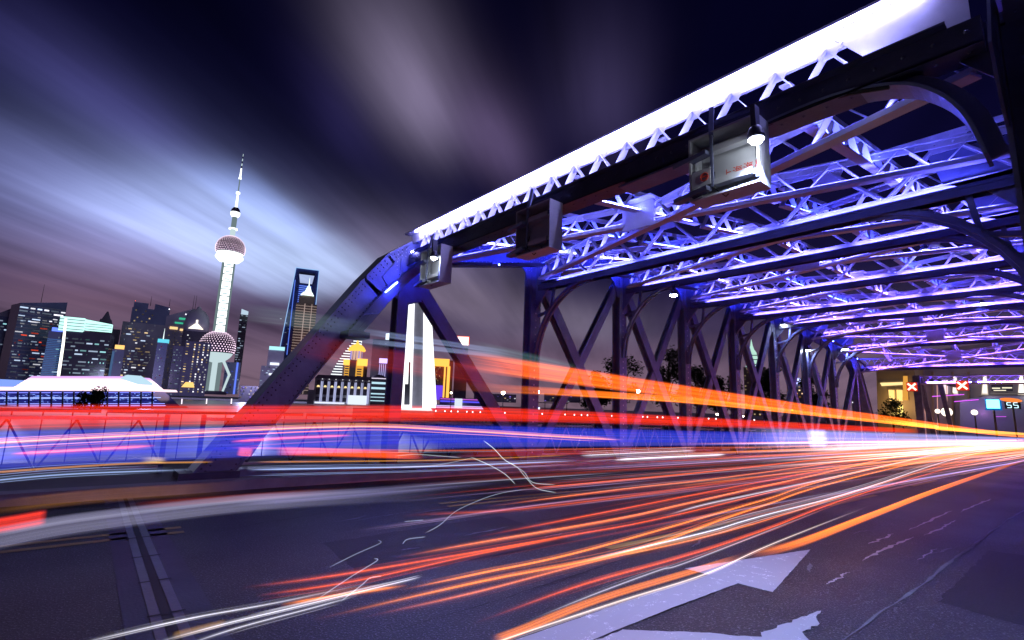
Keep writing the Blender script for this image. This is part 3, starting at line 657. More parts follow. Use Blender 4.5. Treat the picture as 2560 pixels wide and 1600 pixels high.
# ------------------------------------------------------------------ city
WC = {'cool': (.75, .95, 1.25), 'warm': (1.3, .95, .5), 'white': (1.2, 1.2, 1.3), 'cyan': (.5, 1.1, 1.15), 'blue': (.12, .2, 1.1), 'gold': (1.5, .75, .10), 'red': (1.3, .12, .05), 'green': (.1, .9, .45), 'violet': (.5, .3, 1.5)}
class Bld:
    """building whose front faces the camera; local x right, y away, z up"""
    def __init__(s, name, label, cat, x0, x1, ytop, ybase, D, depth=None, yaw=0, group=None):
        xm = (x0+x1)/2; P = atD(xm, ybase, D); s.D = D; s.k = D/FPX
        # unit conversions from pixels on this depth plane
        s.w = (x1-x0)*s.k; s.P = P; s.xm = xm; s.zb = P.z; s.h = zat(xm, ytop, P)-P.z; s.dep = depth or s.w*.8
        hd = Vector((P.x, P.y, 0)).normalized(); s.ay = hd; s.axx = Vector((hd.y, -hd.x, 0))
        if yaw:
            c_, s2 = math.cos(R(yaw)), math.sin(R(yaw)); s.axx, s.ay = s.axx*c_+s.ay*s2, s.ay*c_-s.axx*s2
        s.o = Vector((P.x, P.y, P.z)); s.e = empty(name, label, cat, s.o, group); s.x0, s.x1, s.yt, s.yb = x0, x1, ytop, ybase
    def W(s, x, y, z): return s.o+s.axx*x+s.ay*y+Vector((0, 0, z))
    def X(s, px): return (px-(s.x0+s.x1)/2)*s.k
    def Z(s, py): return zat(s.xm, py, s.P)-s.zb
    def box(s, mb, x0, x1, y0, y1, z0, z1, tx0=None, tx1=None, zr=None):
        tx0 = x0 if tx0 is None else tx0; tx1 = x1 if tx1 is None else tx1; zr = z1 if zr is None else zr
        mb.pts([s.W(x0, y0, z0), s.W(x1, y0, z0), s.W(x1, y1, z0), s.W(x0, y1, z0), s.W(tx0, y0, z1), s.W(tx1, y0, zr), s.W(tx1, y1, zr), s.W(tx0, y1, z1)],
               [(0, 3, 2, 1), (4, 5, 6, 7), (0, 1, 5, 4), (1, 2, 6, 5), (2, 3, 7, 6), (3, 0, 4, 7)])
    def part(s, name, mat, boxes, colr=None, kind=None):
        mb = MB()
        if colr: mb.cur = colr
        for b_ in boxes: s.box(mb, *b_)
        return mb.build(name, mat, s.e, colr=bool(colr), kind=kind)
    def body(s, mat='facade', name='wall', **k):
        return s.part(name, mat, [(-s.w/2, s.w/2, 0, s.dep, 0, s.h)])
    def wins(s, x0, x1, z0, z1, cols, rows, prob, tone, y=0, fx=.6, fz=.36, run=1, gain=1.0, name='window', seed=0, side=False):
        cols = int(cols*1.5) if run > 1 else cols; rd = random.Random(seed+int(s.x0*7)); mb = MB(); cw, rh = (x1-x0)/cols, (z1-z0)/rows; th = s.k*.8
        for r_ in range(rows):
            c_ = 0; rowp = prob*rd.choice((.3, .6, 1, 1.6, 2.0)) if run > 1 else prob
            while c_ < cols:
                if rd.random() < rowp:
                    n_ = rd.randint(1, run); n_ = min(n_, cols-c_); g_ = gain*rd.choice((.10, .18, .3, .5, .8, 1.25)); tn = WC[tone] if not isinstance(tone, (list, tuple)) else WC[rd.choice(tone)]
                    mb.cur = tuple(v*g_*.62 for v in tn)
                    s.box(mb, x0+cw*(c_+(1-fx)/2), x0+cw*(c_+n_-(1-fx)/2), y-th, y-.001, z0+rh*(r_+(1-fz)/2), z0+rh*(r_+1-(1-fz)/2)); c_ += n_
                c_ += 1
        if mb.v: return mb.build(name, 'win', s.e, colr=True, kind='stuff')
    def bands(s, n, mat='facade', y=0, z0=0, z1=None, x0=None, x1=None, th=.3):
        z1 = z1 or s.h; x0 = -s.w/2 if x0 is None else x0; x1 = s.w/2 if x1 is None else x1; mb = MB(); d = s.k*.5
        for i in range(n):
            z = z0+(z1-z0)*(i+.5)/n; hh = (z1-z0)/n*th/2; s.box(mb, x0-d*.3, x1+d*.3, y-d, y-.002, z-hh, z+hh)
        return mb.build('floor_band', mat, s.e, kind='stuff')
    def fins(s, n, mat='facade', z0=0, z1=None, y=0):
        mb = MB(); d = s.k*.7; z1 = z1 or s.h
        for i in range(n+1):
            x = -s.w/2+s.w*i/n; s.box(mb, x-d*.3, x+d*.3, y-d, y-.003, z0, z1)
        return mb.build('facade_fin', mat, s.e, kind='stuff')
    def mast(s, px, py0, py1, r=.35, mat='pole', y=1):
        x = s.X(px); r *= s.k*2; mb = MB().tube([s.W(x, y, s.Z(py0)), s.W(x, y, s.Z(py1))], [r, r*.4], 6); return mb.build('antenna', mat, s.e)
    def spotlight(s, px, py, tone, g=3, r=1.2):
        mb = MB(); mb.cur = tuple(v*g for v in WC[tone]); rr = r*s.k
        p = s.W(s.X(px), -1.5*s.k, s.Z(py)); mb.lathe(p, [(rr*.4, -rr), (rr, 0), (rr*.4, rr)], 8); return mb.build('beacon', 'win', s.e, colr=True)

B = Bld('office_tower', 'dark tower with a low pointed roof at the very left of the skyline', 'tower', -40, 40, 790, 985, 1000)
B.part('wall', 'facade_blue', [(-B.w/2, B.w/2, 0, B.dep, 0, B.h)]); B.part('roof', 'facade', [(-B.w/2, B.w/2, 0, B.dep, B.h, B.Z(765), -B.w*.1, B.w*.1)])
B.wins(-B.w/2, B.w/2, 0, B.h, 14, 26, .16, ('cool', 'cyan'), run=4); B.spotlight(18, 762, 'white', 3)
B = Bld('office_tower', 'dark glass tower with a slanting roof, tall antenna and lit upper floors', 'tower', 22, 112, 760, 985, 950, yaw=14)
B.part('wall', 'facade_blue', [(-B.w/2, B.w/2, 0, B.dep, 0, B.h, None, None, B.Z(742))]); B.mast(60, 758, 705); B.bands(24)
B.wins(-B.w/2, B.w/2, 0, B.Z(800), 20, 26, .17, ('cool', 'cool', 'white', 'red'), run=5); B.wins(-B.w/2, B.w/2, B.Z(806), B.Z(788), 18, 3, .5, ('cool', 'white'), run=5, gain=1.5, seed=3)
B.wins(-B.w/2, B.w/2, B.Z(783), B.Z(766), 18, 2, .55, ('white', 'cool'), run=6, gain=1.8, seed=9)
B = Bld('office_block', 'slim blue striped block between the slanted tower and the block with a bright crown', 'building', 98, 132, 826, 985, 880)
B.body('facade_blue'); B.part('light_band', 'win', [(-B.w*.5, B.w*.5, -1, -.1, B.h*f, B.h*(f+.012)) for f in [.05+i*.028 for i in range(30)]], (.05, .12, .30), 'stuff')
B.part('roof_sign', 'win', [(-B.w*.35, B.w*.4, -1, 3, B.h*1.0, B.h*1.06)], (.2, .35, 1.6))
B = Bld('office_tower', 'dark tower with a pointed pyramid roof behind the block with a bright crown', 'tower', 205, 266, 818, 985, 1150)
B.body('facade'); B.part('roof', 'facade', [(-B.w*.3, B.w*.25, 0, B.dep, B.h, B.Z(795), -B.w*.22, B.w*.15), (-B.w*.18, B.w*.12, 0, B.dep*.8, B.Z(795), B.Z(775), -B.w*.05, B.w*.0)]); B.bands(30); B.wins(-B.w/2, B.w/2, 0, B.h*.9, 12, 30, .05, 'warm', gain=.35)
B = Bld('office_block', 'broad dark block with a glowing pale green crown', 'building', 128, 236, 826, 985, 900, yaw=-8)
B.body('glass'); B.wins(-B.w/2, B.w/2, 0, B.h*.9, 22, 15, .26, ('cyan', 'cool', 'cool'), run=6, fz=.35)
B.part('glowing_crown', 'win', [(-B.w*.46, -B.w*.02, -3, 10, B.Z(828), B.Z(793)), (B.w*.0, B.w*.5, -1, 10, B.Z(822), B.Z(795), None, None, B.Z(802))], (.75, 1.35, 1.25))
B.part('crown_band', 'facade', [(-B.w*.47, -B.w*.01, -3.6, -3.1, B.Z(y), B.Z(y-1.6)) for y in (824, 816, 808, 800)]+[(B.w*.0, B.w*.5, -1.6, -1.1, B.Z(y), B.Z(y-1.3)) for y in (820, 813, 807)])
B = Bld('lit_mast', 'tall glowing white mast rising from the riverside hall', 'mast', 143, 158, 795, 985, 420)
MB().tube([atD(141, 975, 420), atD(158, 860, 420), atD(165, 796, 420)], [1.0, .9, .7], 8).build('pole', glow('mast_glow', (1, .96, .86), 2.2, False), B.e)
B = Bld('office_tower', 'narrow tower with a small golden sign on its roof', 'tower', 266, 290, 872, 985, 900)
B.body('facade_blue'); B.part('roof_sign', 'win', [(-B.w*.35, B.w*.45, -1, 2, B.Z(871), B.Z(861))], (1.5, .8, .25)); B.part('light_band', 'win', [(-B.w*.5, -B.w*.3, -1, -.1, 0, B.h*.95)], (.06, .12, .25)); B.wins(-B.w*.3, B.w/2, 0, B.h, 5, 12, .12, 'cool')
B = Bld('office_tower', 'tall twin-topped tower with a bluish crown and two antennas', 'tower', 290, 386, 806, 985, 1050)
B.body('facade'); B.part('crown_block', 'facade_blue', [(B.X(304), B.X(383), 2, B.dep, B.h, B.Z(768)), (B.X(306), B.X(336), 4, B.dep*.8, B.Z(768), B.Z(754)), (B.X(350), B.X(383), 4, B.dep*.8, B.Z(768), B.Z(753), None, None, B.Z(758))])
B.bands(34); B.fins(8); B.mast(340, 760, 735); B.mast(380, 755, 737); B.wins(-B.w*.45, B.w*.2, 0, B.h, 16, 26, .2, ('white', 'cool', 'warm'), run=4, gain=1.1); B.wins(B.X(310), B.X(350), B.h, B.Z(770), 8, 4, .25, 'warm', y=2, gain=.6, seed=4); B.spotlight(381, 763, 'white', 3); B.spotlight(308, 752, 'red', 2, .8)
B = Bld('office_tower', 'low tower with a turquoise cap and a white needle', 'tower', 376, 398, 855, 985, 850)
B.body('facade_blue'); B.part('lit_cap', 'win', [(-B.w*.5, B.w*.6, -1, 8, B.h, B.Z(846))], (.15, .75, .95)); MB().tube([B.W(0, 2, B.Z(846)), B.W(0, 2, B.Z(818))], [.8, .15], 6).build('needle', glow('needle_glow', (.85, 1, 1), 1.4, False), B.e); B.wins(-B.w*.4, B.w*.4, 0, B.h, 6, 18, .12, ('cool', 'red'), gain=.8)
B = Bld('office_tower', 'ribbed tower with a slanted roof and paired antennas beside the domed tower', 'tower', 393, 450, 790, 985, 1000)
B.part('wall', 'facade', [(-B.w/2, B.w/2, 0, B.dep, 0, B.h, None, None, B.Z(764))]); B.bands(30); B.fins(12); B.mast(446, 768, 730); B.mast(451, 768, 729)
B.part('light_band', 'win', [(B.X(403), B.X(420), -2, -.1, B.Z(822), B.Z(816)), (B.X(425), B.X(440), -2, -.1, B.Z(824), B.Z(819))], (1.2, .8, .35)); B.part('light_band', 'win', [(B.X(420), B.X(436), -2, -.1, B.Z(796), B.Z(791)), (B.X(412), B.X(430), -2, -.1, B.Z(807), B.Z(803))], (.05, .5, .3)); B.wins(-B.w*.5, B.w*.4, 0, B.h*.85, 12, 30, .3, 'warm', gain=.28, fz=.3); B.spotlight(433, 781, 'white', 2.5)
B = Bld('domed_tower', 'tower with a dark dome and a glowing white cap', 'tower', 440, 495, 826, 985, 980)
B.body('glass'); c0 = B.W(0, B.dep*.5, B.Z(826)); rr = B.w*.52
MB().lathe(c0, [(rr, 0), (rr*.98, B.Z(800)-B.Z(826)), (rr*.85, B.Z(785)-B.Z(826)), (rr*.55, B.Z(773)-B.Z(826)), (rr*.2, B.Z(767)-B.Z(826)), (rr*.16, B.Z(762)-B.Z(826)), (.1, B.Z(759)-B.Z(826))], 20).build('dome', 'facade', B.e, True)
B.part('lit_cap', 'win', [(-B.w*.32, B.w*.28, -B.k*9, -B.k*3, B.Z(821), B.Z(808), -B.w*.08, B.w*.05), (-B.w*.05, B.w*.03, -B.k*8, -B.k*4, B.Z(808), B.Z(798))], (1.6, 1.45, 1.2)); B.wins(-B.w*.5, B.w*.5, 0, B.h*.95, 12, 20, .12, 'white')
B = Bld('office_block', 'dark block with a grid of small bright windows left of the television tower', 'building', 424, 504, 852, 990, 820)
B.part('wall', 'glass', [(B.X(448), B.X(504), 0, B.dep, 0, B.h), (B.X(424), B.X(448), 4, B.dep, 0, B.h*.9)])
B.wins(B.X(466), B.X(501), B.h*.06, B.h*.97, 7, 20, .86, ('white', 'white', 'warm'), fx=.55, fz=.5, gain=1.6); B.wins(B.X(449), B.X(457), B.h*.05, B.h*.97, 1, 20, .8, 'warm', gain=1.3, seed=5); B.wins(B.X(425), B.X(446), 0, B.h*.85, 6, 18, .35, 'cool', y=4, run=3, gain=.7, seed=6); B.part('lit_sign', 'win', [(B.X(452), B.X(480), -2, -.2, B.Z(968), B.Z(955), B.X(460), B.X(476))], (1.3, .8, .25))

# television tower
D = 1000; k = D/FPX
tw = empty('television_tower', 'television tower of lit spheres on a white shaft with a needle spire', 'tower', atD(545, 985, D))
def tp(x, y): return atD(x, y, D)
axis_b = tp(528, 980); AX = Vector((axis_b.x, axis_b.y, 0))
def tz(y): return zat(534+(985-y)*.115, y, AX)
def white(name, g): return glow(name, (.92, 1.0, 1.0), g, False)
M['tw_bright'] = white('tower_white_lights', 2.0); M['tw_dim'] = glow('tower_grey_lights', (.55, .75, .8), .28, False); M['tw_mid'] = glow('tower_pale_lights', (.75, .95, 1.0), .75, False)
M['sphere_dark'] = surf('sphere_panels', (.10, .07, .14), (.07, .05, .10), .05, .4)
def ring(name, prof, mat, n=18): return MB().lathe(AX, [(r*k, tz(y)) for r, y in prof], n).build(name, mat, tw, True)
ring('spire', [(3.4, 520), (2.2, 484), (2.0, 478)], 'tw_bright'); ring('spire', [(1.6, 478), (1.4, 446)], 'tw_dim'); ring('spire', [(2.6, 446), (1.6, 420)], 'tw_bright')
for i in range(6): ring('spire', [(1.5-.15*i, 420-6*i), (1.4-.15*i, 414-6*i)], 'tw_mid' if i % 2 else 'sphere_dark', 8)
ring('spire_collar', [(5, 484), (5, 480)], 'tw_bright'); ring('spire_collar', [(3.5, 447), (3.5, 443)], 'tw_bright')
ring('small_sphere', [(6, 519), (10, 524), (11.5, 531)], 'sphere_dark'); ring('small_sphere', [(11.5, 531), (11.5, 537), (7, 543)], 'tw_bright')
ring('upper_shaft', [(6.2, 542), (6.2, 572)], 'tw_dim'); ring('shaft_collar', [(10.5, 574), (10.5, 571)], 'tw_bright'); ring('upper_shaft', [(6.5, 596), (6.5, 573)], 'tw_mid')
def sphere(cy, r, name, litfrac):
    zc = tz(cy); rr = r*k; c0 = Vector((AX.x, AX.y, zc))
    pf = [(rr*math.sin(a), -rr*math.cos(a)) for a in [math.pi*i/16 for i in range(1, 16)]]
    cut = 5
    MB().lathe(c0, pf[cut:], 28).build(name, 'sphere_dark', tw, True); MB().lathe(c0, pf[:cut+1], 28).build('lit_underside', 'tw_bright' if litfrac else 'tw_mid', tw, True)
    mb = MB()
    for i in range(1, 13):
        th = math.pi*(.36+.60*i/13)
        for j in range(36):
            ph = 2*math.pi*(j+.5*(i % 2))/36; nn = Vector((math.sin(th)*math.cos(ph), math.sin(th)*math.sin(ph), -math.cos(th)))
            f = 1.15 if i < 5 else .75; mb.cur = (1.7*f, 1.25*f, 1.6*f); p = c0+nn*rr*1.01; u = nn.orthogonal().normalized(); v = nn.cross(u); s2 = rr*.042
            mb.pts([p+u*s2, p+v*s2, p-u*s2, p-v*s2, p+nn*s2], [(0, 1, 4), (1, 2, 4), (2, 3, 4), (3, 0, 4)])
    mb.build('sphere_light', 'win', tw, colr=True, kind='stuff')
sphere(622, 34, 'upper_sphere', 1); sphere(868, 40, 'lower_sphere', 0)
ring('ring_deck', [(32, 641), (33, 645), (24, 654), (12, 657)], 'tw_bright')
rt_ = Vector((AX.y, -AX.x, 0)).normalized(); fw_ = Vector((AX.x, AX.y, 0)).normalized()
def col3(a, y0, y1, r0, r1, off, mat):
    d = rt_*math.cos(R(a))+fw_*math.sin(R(a)); MB().tube([AX+d*off*k+Vector((0, 0, tz(y0))), AX+d*off*k+Vector((0, 0, tz(y1)))], [r0*k, r1*k], 12).build('column', mat, tw)
for a in (25, 145, 270): col3(a, 985, 640, 6.3, 6.0, 11, 'tw_dim' if a != 270 else 'tw_mid')
nseg = 10
for i in range(nseg):                               # glowing panels between the columns
    ya, yb = 832-(832-652)*i/nseg, 832-(832-652)*(i+.86)/nseg
    P0 = AX-fw_*20*k; mbp = MB()
    for sx in (-1, 1): mbp.pts([P0+rt_*(6+sx*7.5-2.4-5)*k+Vector((0, 0, tz(ya))), P0+rt_*(6+sx*7.5+2.4-5)*k+Vector((0, 0, tz(ya))), P0+rt_*(6+sx*7.5+2.4-5)*k+Vector((0, 0, tz(yb))), P0+rt_*(6+sx*7.5-2.4-5)*k+Vector((0, 0, tz(yb)))], [(0, 1, 2, 3)])
    mbp.pts([P0+rt_*(-4)*k+Vector((0, 0, tz(yb+9))), P0+rt_*6*k+Vector((0, 0, tz(yb+9))), P0+rt_*6*k+Vector((0, 0, tz(yb))), P0+rt_*(-4)*k+Vector((0, 0, tz(yb)))], [(0, 1, 2, 3)])
    mbp.pts([P0+rt_*(-4)*k+Vector((0, 0, tz(ya))), P0+rt_*6*k+Vector((0, 0, tz(ya))), P0+rt_*6*k+Vector((0, 0, tz(ya-3))), P0+rt_*(-4)*k+Vector((0, 0, tz(ya-3)))], [(0, 1, 2, 3)])
    mbp.build('shaft_panel', 'tw_bright', tw)
for (xa, ya, xb, yb, xc, yc) in ((522, 900, 488, 938, 512, 978), (556, 900, 572, 938, 556, 978)):
    MB().tube([tp(xa, ya)-fw_*30, tp(xb, yb)-fw_*30], [3.4*k, 2.8*k], 8).tube([tp(xb, yb)-fw_*30, tp(xc, yc)-fw_*30], [2.8*k, 2.4*k], 8).lathe(tp(xb, yb)-fw_*30, [(.5*k, -4*k), (4*k, 0), (.5*k, 4*k)], 10).build('leg', 'tw_mid', tw)
ring('base', [(34, 986), (34, 980), (26, 977)], 'sphere_dark')
B = Bld('office_tower', 'dark tower with a lit roof rising right behind the television tower', 'tower', 576, 594, 784, 985, 1200)
B.body('glass'); B.part('lit_roof', 'win', [(-B.w*.4, B.w*.5, 0, 6, B.h, B.Z(770), None, None, B.Z(775))], (.5, .65, .8)); B.wins(-B.w*.5, B.w*.5, 0, B.h, 5, 34, .3, 'cool', run=3, gain=.7)
B = Bld('office_block', 'small dark block with two blue light strips beside the foot of the television tower', 'building', 556, 590, 905, 985, 1050); B.body('facade_blue'); B.wins(-B.w*.5, B.w*.5, 0, B.h, 7, 12, .4, ('blue', 'cool'), gain=.6); B.part('light_strip', 'win', [(B.X(581), B.X(585), -1, -.1, 0, B.h)], (.15, .25, 1.1))
B = Bld('office_tower', 'stepped tower with a pale lit cap and lit ledges, standing alone', 'tower', 648, 700, 915, 985, 950)
B.body('facade'); B.part('wall', 'facade', [(B.X(660), B.X(697), 2, B.dep, B.h, B.Z(874))]); B.part('lit_cap', 'win', [(B.X(661), B.X(697), 0, 9, B.Z(874), B.Z(865))], (.5, 1.0, 1.1)); B.part('lit_ledge', 'win', [(B.X(667), B.X(688), -2, -.1, B.Z(912), B.Z(906)), (B.X(667), B.X(688), -2, -.1, B.Z(938), B.Z(933))], (1.1, 1.2, 1.4)); B.wins(-B.w*.5, B.w*.5, 0, B.h, 12, 14, .2, 'cool', run=2)
# tower with the square opening
D = 1350; B = Bld('skyscraper', 'very tall blue-edged skyscraper with a trapezoid opening near its top', 'tower', 686, 764, 667, 985, D)
zl, zo0, zo1 = B.Z(667), B.Z(704), B.Z(676); mb = MB()
lb_, rb_ = (-B.w*.56, B.w*.5); tl, tr = (B.X(707), B.X(763))
def lerp(a, b, f): return a+(b-a)*f
f0, f1 = zo0/B.h, zo1/B.h
B.box(mb, lb_, rb_, 0, 30, 0, zo0, lerp(lb_, tl, f0), lerp(rb_, tr, f0))
B.box(mb, lerp(lb_, tl, f0), B.X(720), 0, 30, zo0, zo1, lerp(lb_, tl, f1), B.X(715)); B.box(mb, B.X(749), lerp(rb_, tr, f0), 0, 30, zo0, zo1, B.X(754), lerp(rb_, tr, f1))
B.box(mb, lerp(lb_, tl, f1), lerp(rb_, tr, f1), 0, 30, zo1, B.h, tl, tr); mb.build('wall', surf('blue_lit_glass', (.10, .16, .5), (.07, .11, .36), .02, .3), B.e)
M['edge_blue'] = glow('blue_edge_light', (.12, .25, 1.0), .9, False)
MB().bar(B.W(lb_, -2, 0), B.W(tl, -2, B.h), 1.6, 1.6).bar(B.W(rb_, -2, B.h*.5), B.W(tr, -2, B.h), 1.6, 1.6).bar(B.W(tl, -2, B.h), B.W(tr, -2, B.h), 1.8, 1.8).build('edge_light', glow('pale_edge_light', (.35, .6, 1.0), 1.0, False), B.e)
B.part('light_band', 'win', [(B.X(719), B.X(748), -2, -.1, B.Z(y), B.Z(y-1.7)) for y in range(712, 800, 5)], (.16, .30, 1.1)); B.part('face_glow', 'edge_blue', [(lerp(lb_, tl, .93)+2, lerp(lb_, tl, .93)+4, -1, -.1, B.h*.3, B.h*.9)]); B.wins(lb_, B.X(723), 0, B.h*.6, 6, 40, .08, 'cool', gain=.8)
B = Bld('skyscraper', 'tiered brown skyscraper with a white glowing crown in front of the blue-edged one', 'tower', 718, 768, 757, 985, 1200)
B.body('facade_warm'); B.part('wall', 'facade_warm', [(B.X(723), B.X(761), 3, B.dep, B.h, B.Z(737)), (B.X(730), B.X(754), 5, B.dep, B.Z(737), B.Z(731))]); B.bands(44, 'facade_warm'); B.part('floor_light', 'win', [(-B.w*.5, B.w*.5, -1.6, -1.2, B.h*f, B.h*(f+.006)) for f in [.04+.03*i for i in range(32)]], (.32, .24, .22), 'stuff'); B.part('light_strip', 'win', [(B.X(738), B.X(740), -2, -1.7, 0, B.h), (B.X(755), B.X(756.5), -2, -1.7, 0, B.h)], (.4, .3, .28))
B.part('glowing_crown', 'win', [(B.X(726), B.X(758), 0, 8, B.Z(735), B.Z(727), B.X(733), B.X(753)), (B.X(735), B.X(752), 0, 6, B.Z(727), B.Z(712), B.X(741), B.X(747)), (B.X(742.5), B.X(745.5), 0, 3, B.Z(712), B.Z(690), B.X(743.7), B.X(744.3))], (1.3, 1.6, 1.5))
# right of the end post
B = Bld('office_tower', 'white and black banded tower with curved stepped top behind the golden building', 'tower', 812, 894, 832, 985, 900)
mb = MB(); mb.cur = (1.15, 1.2, 1.25); mb2 = MB()
for i in range(24):
    f = i/23; xl = lerp(B.X(815), B.X(886), f**1.7); B.box(mb, xl, B.X(892), -1, 12, B.h*f, B.h*(f+.018)); B.box(mb2, xl+1, B.X(890), 0, 12, B.h*(f+.018), B.h*(f+.043))
mb.build('lit_band', 'win', B.e, colr=True, kind='stuff'); mb2.build('wall', 'glass', B.e)
B = Bld('golden_building', 'golden floodlit tower with a round colonnaded cupola', 'building', 852, 912, 900, 985, 800)
B.part('wall', 'facade_warm', [(B.X(856), B.X(906), 0, B.dep, 0, B.h), (B.X(852), B.X(912), 3, B.dep, 0, B.h*.82)]); c0 = B.W(B.X(883), B.dep*.4, 0); kk = B.k
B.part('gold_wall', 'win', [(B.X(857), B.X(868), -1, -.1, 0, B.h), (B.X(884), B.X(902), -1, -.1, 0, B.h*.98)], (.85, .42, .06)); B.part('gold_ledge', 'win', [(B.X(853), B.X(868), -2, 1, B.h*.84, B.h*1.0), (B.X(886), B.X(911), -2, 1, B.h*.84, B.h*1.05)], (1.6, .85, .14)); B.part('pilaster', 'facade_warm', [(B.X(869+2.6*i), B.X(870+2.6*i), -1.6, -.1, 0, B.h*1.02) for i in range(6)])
B.part('window', 'glass', [(B.X(858), B.X(867), -1.4, -1.1, B.Z(y), B.Z(y-3)) for y in range(918, 982, 6)]+[(B.X(887), B.X(898), -1.4, -1.1, B.Z(y), B.Z(y-3)) for y in range(924, 982, 6)])
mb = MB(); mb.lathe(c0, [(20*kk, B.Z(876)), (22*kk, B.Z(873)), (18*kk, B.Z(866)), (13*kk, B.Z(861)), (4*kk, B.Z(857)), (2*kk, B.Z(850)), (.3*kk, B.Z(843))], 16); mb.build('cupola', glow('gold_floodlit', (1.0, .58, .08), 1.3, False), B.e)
for i in range(12):
    a = 2*math.pi*i/12; MB().tube([c0+Vector((math.cos(a)*15*kk, math.sin(a)*15*kk, B.Z(898))), c0+Vector((math.cos(a)*15*kk, math.sin(a)*15*kk, B.Z(876)))], 1.1*kk, 6).build('column', 'edge_blue' if i % 3 == 0 else 'facade_white', B.e)
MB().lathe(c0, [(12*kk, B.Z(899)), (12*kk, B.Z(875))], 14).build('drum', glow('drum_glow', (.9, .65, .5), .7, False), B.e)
B = Bld('arched_hall', 'long white hall with tall arched windows and uplit pilasters by the river', 'building', 772, 922, 948, 1012, 600, depth=30)
B.part('wall', 'facade_white', [(B.X(786), B.X(922), 0, 25, 0, B.h), (B.X(772), B.X(786), 4, 25, 0, B.h*.55)]); B.part('roof', 'facade', [(B.X(784), B.X(924), -1, 26, B.h, B.Z(939), B.X(792), B.X(918))])
for i in range(8):
    x = 795+16*i
    for (ya, yb) in ((1004, 994), (988, 972), (967, 956)):
        w_ = 4.3; pts = [(x-w_, ya), (x+w_, ya), (x+w_, yb)]+([(x+w_*math.cos(a), yb-w_*math.sin(a)) for a in [math.pi*j/6 for j in range(1, 6)]] if yb == 956 else [])+[(x-w_, yb)]
        MB().prism([B.W(B.X(u), -.5, B.Z(v)) for u, v in pts], B.ay*.4).build('window', 'glass', B.e)
    B.part('window_light', 'win', [(B.X(x-3.6), B.X(x+3.6), -.7, -.5, B.Z(969), B.Z(965), B.X(x-2), B.X(x+2))], (1.4, 1.05, .45))
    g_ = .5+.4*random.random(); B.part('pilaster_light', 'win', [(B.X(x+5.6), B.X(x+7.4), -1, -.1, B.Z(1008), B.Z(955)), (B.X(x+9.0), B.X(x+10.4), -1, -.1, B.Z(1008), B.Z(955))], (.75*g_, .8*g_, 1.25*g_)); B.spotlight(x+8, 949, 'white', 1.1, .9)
B.part('lit_billboard', 'win', [(B.X(867), B.X(912), -8, -6, B.Z(1010), B.Z(987))], (.85, .95, 1.05)); B.part('light_band', 'win', [(B.X(790), B.X(860), -3, -2, B.Z(1010), B.Z(1006))], (.9, .95, 1.2))
B = Bld('glass_dome', 'glass-fronted building with a shallow dome and glowing curved floors beside the arched hall', 'building', 920, 964, 945, 1012, 620)
B.body('glass'); MB().lathe(B.W(0, B.dep*.5, B.h), [(B.w*.42, 0), (B.w*.36, B.w*.1), (B.w*.2, B.w*.19), (.2, B.w*.22)], 16).build('dome', 'facade', B.e, True)
B.part('lit_floor', 'win', [(-B.w*.45, B.w*.5, -1.5, -.1, B.Z(y), B.Z(y-h_)) for y, h_ in ((960, 5), (973, 5), (986, 3), (994, 2), (1003, 2))], (.55, .85, 1.0)); B.part('lit_ledge', 'win', [(-B.w*.4, B.w*.4, -1.2, -.3, B.Z(947), B.Z(945))], (.9, .8, 1.0))
B = Bld('office_tower', 'dark flat-topped tower with a bright white sign at its top corner', 'tower', 922, 974, 848, 985, 1000); B.body('facade'); B.part('roof_sign', 'win', [(B.X(953), B.X(973), -2, 3, B.Z(848), B.Z(833), None, None, B.Z(830))], (1.1, 1.3, 1.5)); B.wins(-B.w*.5, B.w*.5, 0, B.h, 12, 20, .05, 'cool')
B = Bld('office_block', 'block crowned by a violet-white sign above lit vertical fins', 'building', 942, 968, 908, 985, 820); B.body('facade_blue'); B.part('roof_sign', 'win', [(-B.w*.5, B.w*.5, -1, 3, B.h, B.Z(896))], (1.0, .8, 2.0)); B.part('light_strip', 'win', [(-B.w*.45+B.w*.18*i, -B.w*.39+B.w*.18*i, -1, -.1, B.h*.3, B.h*.97) for i in range(6)], (.55, .5, .9))
# monument of slabs
D = 190; mo_ = empty('monument', 'monument of tall glowing white stone slabs between the first truss posts', 'monument', atD(1030, 1022, D))
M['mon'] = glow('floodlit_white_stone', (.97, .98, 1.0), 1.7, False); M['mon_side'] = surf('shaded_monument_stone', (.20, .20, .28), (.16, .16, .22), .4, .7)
fwm = Vector((FW.x, FW.y, 0)).normalized(); rtm = Vector((fwm.y, -fwm.x, 0))
def slab(pts, th=2.0, d=0):
    w_ = [atD(x, y, D+d) for x, y in pts]; MB().prism(w_, fwm*th).build('slab', 'mon', mo_)
slab([(986, 1020), (1027, 1020), (1034, 760), (1036, 690), (1030, 684), (1018, 720)]); slab([(1056, 1020), (1090, 1020), (1079, 820), (1068, 690), (1062, 680), (1059, 740)])
w_ = [atD(x, y, D+2) for x, y in ((1026, 1020), (1057, 1020), (1060, 720), (1035, 720))]; MB().prism(w_, fwm*1.5).build('slab_side', 'mon_side', mo_)
w_ = [atD(x, y, D-.4) for x, y in ((1010, 1012), (1024, 1012), (1026, 905), (1022, 905), (1020, 960), (1012, 960))]; MB().prism(w_, fwm*.3).build('shadow_panel', 'mon_side', mo_)
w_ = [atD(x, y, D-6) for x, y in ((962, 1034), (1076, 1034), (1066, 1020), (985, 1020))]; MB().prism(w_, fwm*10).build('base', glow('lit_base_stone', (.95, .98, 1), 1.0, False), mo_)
B = Bld('office_block', 'gold-topped block with a purple lower front just right of the monument', 'building', 1078, 1128, 900, 1000, 700)
